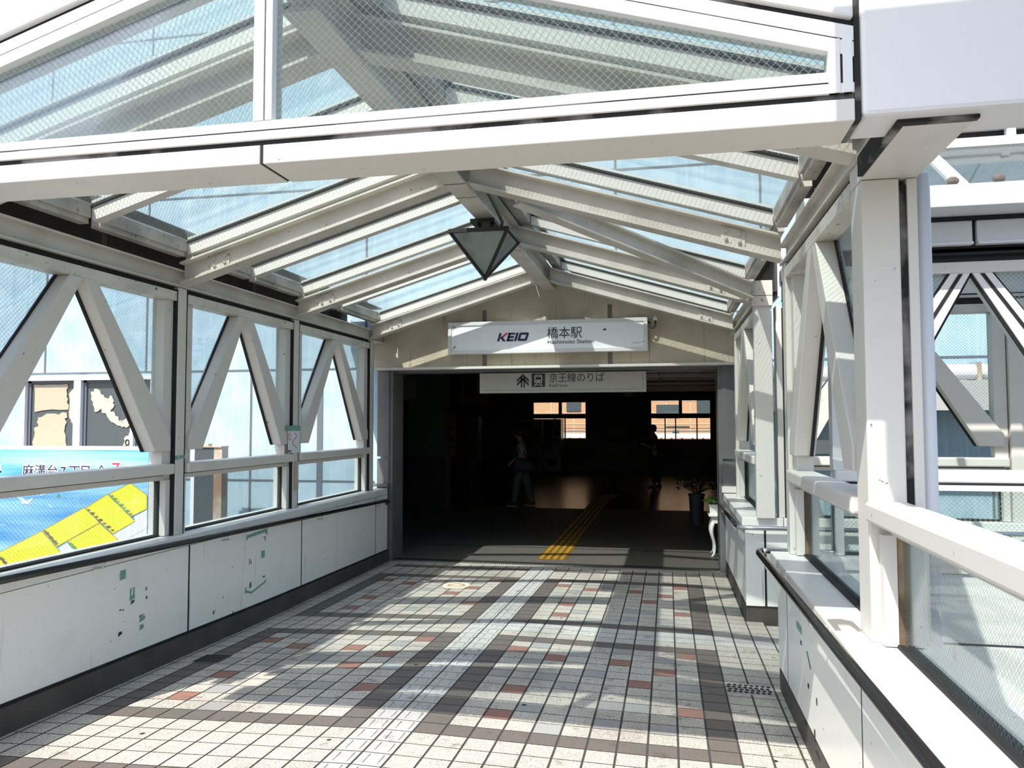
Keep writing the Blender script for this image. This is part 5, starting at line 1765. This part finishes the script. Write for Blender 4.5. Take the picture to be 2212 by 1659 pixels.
# ================================================================== THE SIDE PASSAGE
WN, WF = Wall('y', 5.25, -1), Wall('y', 7.00, 1)
bay(WN, .93, 2.75, 'sunlit V-braced glazed bay of the side passage, on its near wall', mat='white_clean', head='white_paint')
bay(WN, 2.75, 4.57, 'second V-braced glazed bay along the near wall of the side passage', mat='white_clean', head='white_paint')
bay(WF, .93, 2.80, 'V-braced glazed bay on the far wall of the side passage', ends=(.07, .07))
bay(WF, 2.89, 4.76, 'second V-braced glazed bay along the far wall of the side passage')
post(WN, 2.75, .10, 'white post dividing the near wall of the side passage')
post(WF, 2.84, .20, 'broad white post with black seal on the far wall of the side passage')
post(WF, .95, .05, 'narrow white post beside the corner post of the passage')
for nm_, w, y0, y1, lab in (('n', WN, 0, 0, 'white outer cladding on the near wall of the side passage, upper row'), ('n2', WN, 0, 0, 'white outer cladding on the near wall of the side passage, lower row')):
    q = MB()
    z0, z1 = (.20, .60) if nm_ == 'n' else (-.95, .185)
    q.box(.94, 5.2, 5.045, 5.079, z0, z1)
    tag(q.build('outer_cladding', 'parapet_paint', bevel=.003), lab, 'cladding', 'outer cladding of the side passage')
q = MB(); q.box(.96, 5.2, 5.03, 5.30, .603, ZCAP)
tag(q.build('parapet_coping', 'cap_paint', bevel=.006), 'white parapet cap along the near wall of the side passage', 'parapet cap', 'parapet caps')
q = MB(); q.box(.96, 5.2, 6.975, 7.30, .603, ZCAP)
tag(q.build('parapet_coping', 'cap_paint', bevel=.006), 'white parapet cap along the far wall of the side passage', 'parapet cap', 'parapet caps')
for xa, xb, lab in ((.640, .795, 'white end panel of the parapet at the far corner of the passage'), (.812, 2.70, 'white parapet panel on the far wall of the side passage, nearer the corner'), (2.715, 5.0, 'white parapet panel on the far wall of the side passage, farther along')):
    q = MB(); q.box(xa, xb, 6.982, 7.018, -.07, .60)
    pq = tag(q.build('parapet_cladding', 'parapet_paint', bevel=.002), lab, 'parapet panel', 'white parapet panels')
    if xa < .7:
        q = MB(); q.box(.795, .812, 6.983, 7.018, -.07, .60); q.build('joint_seal', 'seal_black', pq)
# eaves and roof of the side passage
for w, nm, y_in, sg in ((WN, 'near', 5.25, -1), (WF, 'far', 7.0, 1)):
    t = thing('passage_eave', (3.2, y_in, 2.5), 'layered white eave with black joints on the %s side of the passage roof' % nm, 'eave')
    def Y(d):
        return y_in + sg * d
    q = MB(); q.box(1.0, 5.2, Y(0), Y(.14), 2.530, 2.552); q.build('eave_rail', 'roof_steel', t)
    for xa, xb in ((1.0, 1.815), (1.840, 3.6), (3.625, 5.2)):
        q = MB(); q.box(xa, xb, Y(.02), Y(.17), 2.585, 2.715); q.box(xa, xb, Y(.02), Y(.19), 2.567, 2.585); q.build('eave_panel', 'white_clean', t, bevel=.003)
    q = MB(); q.box(1.0, 5.2, Y(.03), Y(.14), 2.513, 2.72); q.box(1.0, 5.2, Y(.0), Y(.18), 2.715, 2.742); q.build('eave_seal', 'seal_black', t)
    q = MB(); q.box(1.0, 5.2, Y(.14), Y(.42), 2.742, 2.86); q.build('eave_fascia', 'white_clean', t, bevel=.005)
    q = MB(); q.box(1.0, 5.2, Y(.33), Y(.37), 2.86, 2.885); q.build('glazing_rail', 'white_clean', t)
    ye, yr, ze, zr = Y(.33), (5.575 if sg < 0 else 6.675), 2.86, 3.31
    for xq in (1.10, 1.72, 3.45, 5.1):
        q = MB(); q.beam((xq, ye, ze + .01), (xq, yr, zr + .01), .055, .05); q.build('roof_bar', 'white_clean', t)
    for xa, xb in ((1.14, 1.69), (1.75, 3.42), (3.48, 5.07)):
        q = MB(); q.prism([(ye, ze), (yr, zr), (yr, zr + .006), (ye, ze + .006)], 'x', xa, xb); q.build('roof_glass', 'glass_roof', t)
t = thing('passage_ridge_vent', (3.2, 6.1, 3.34), 'white railed ridge vent on top of the side passage roof', 'ridge vent')
q = MB(); q.box(1.0, 5.2, 5.60, 5.66, 3.34, 3.40); q.box(1.0, 5.2, 6.59, 6.65, 3.34, 3.40); q.build('lower_rail', 'white_clean', t)
q = MB(); q.box(1.0, 5.2, 5.72, 6.53, 3.36, 3.47); q.build('louvre', 'seal_black', t)
q = MB(); q.box(1.0, 5.2, 5.64, 6.60, 3.48, 3.545); q.build('upper_rail', 'white_clean', t)
for xq in (1.5, 2.25, 3.0, 3.75, 4.5):
    q = MB(); q.box(xq, xq + .05, 5.64, 5.70, 3.38, 3.50); q.build('vent_post', 'white_clean', t)
rn = random.Random(5)
for i, (xq, lab) in enumerate(((1.655, 'brown stone-like clip on the passage eave, beside the roof bar'), (1.90, 'brown stone-like clip on the passage eave, just past the roof bar'), (2.13, 'brown stone-like clip on the passage eave, last before the picture edge'))):
    q = MB(); q.ball((xq, 4.90, 2.912), .036, .028, .026, 7, 5)
    tag(q.build('gutter_clip', 'stone_brown'), lab, 'clip', 'brown clips on the passage eave')
# wall pipe and small cabinets on the facade beyond the passage
q = MB(); q.tube([(.98, 9.2, 2.04), (9, 9.2, 2.04)], .085, 20)
t = tag(q.build('wall_duct', 'pipe_paint', smooth=True), 'thick white duct running along the blue facade beyond the side passage', 'duct')
for xq in (1.6, 3.26, 5.0):
    q = MB(); q.box(xq, xq + .04, 9.10, 9.43, 1.94, 2.14); q.build('duct_clamp', 'cabinet_rust', t)
q = MB(); q.box(.99, 7.5, 8.80, 9.43, 1.62, 1.93)
tag(q.build('wall_ledge', 'deck_concrete'), 'concrete ledge below the duct on the blue facade', 'ledge')
for xq, lab in ((1.62, 'small white meter box on the facade, nearer the passage corner'), (1.93, 'small white meter box on the facade, farther from the corner')):
    t = thing('meter_box', (xq + .14, 9.35, 1.14), lab, 'meter box', 'meter boxes on the facade')
    q = MB(); q.box(xq, xq + .29, 9.28, 9.43, 1.14, 1.30); q.build('box', 'white_clean', t, bevel=.004)
    q = MB(); q.ball((xq + (.25 if xq < 1.8 else .04), 9.278, 1.27), .012, .008, .012, 8, 5); q.build('knob', 'conduit', t)

# ================================================================== unseen beam added overhead behind the viewer, to shade the fascia box
t = thing('added_shade_beam', (2.3, 1.5, 3.3), 'unseen white beam added overhead to shade the fascia box', 'shade beam')
q = MB(); q.box(.17, 4.6, 1.45, 1.72, 3.36, 3.93); q.build('shade_beam', 'white_clean', t, bevel=.01)
for xq in (4.3,):
    q = MB(); q.box(xq, xq + .2, 1.48, 1.68, -6.0, 3.36); q.build('shade_beam_column', 'white_clean', t)  # column added only to hold up the unseen shading beam
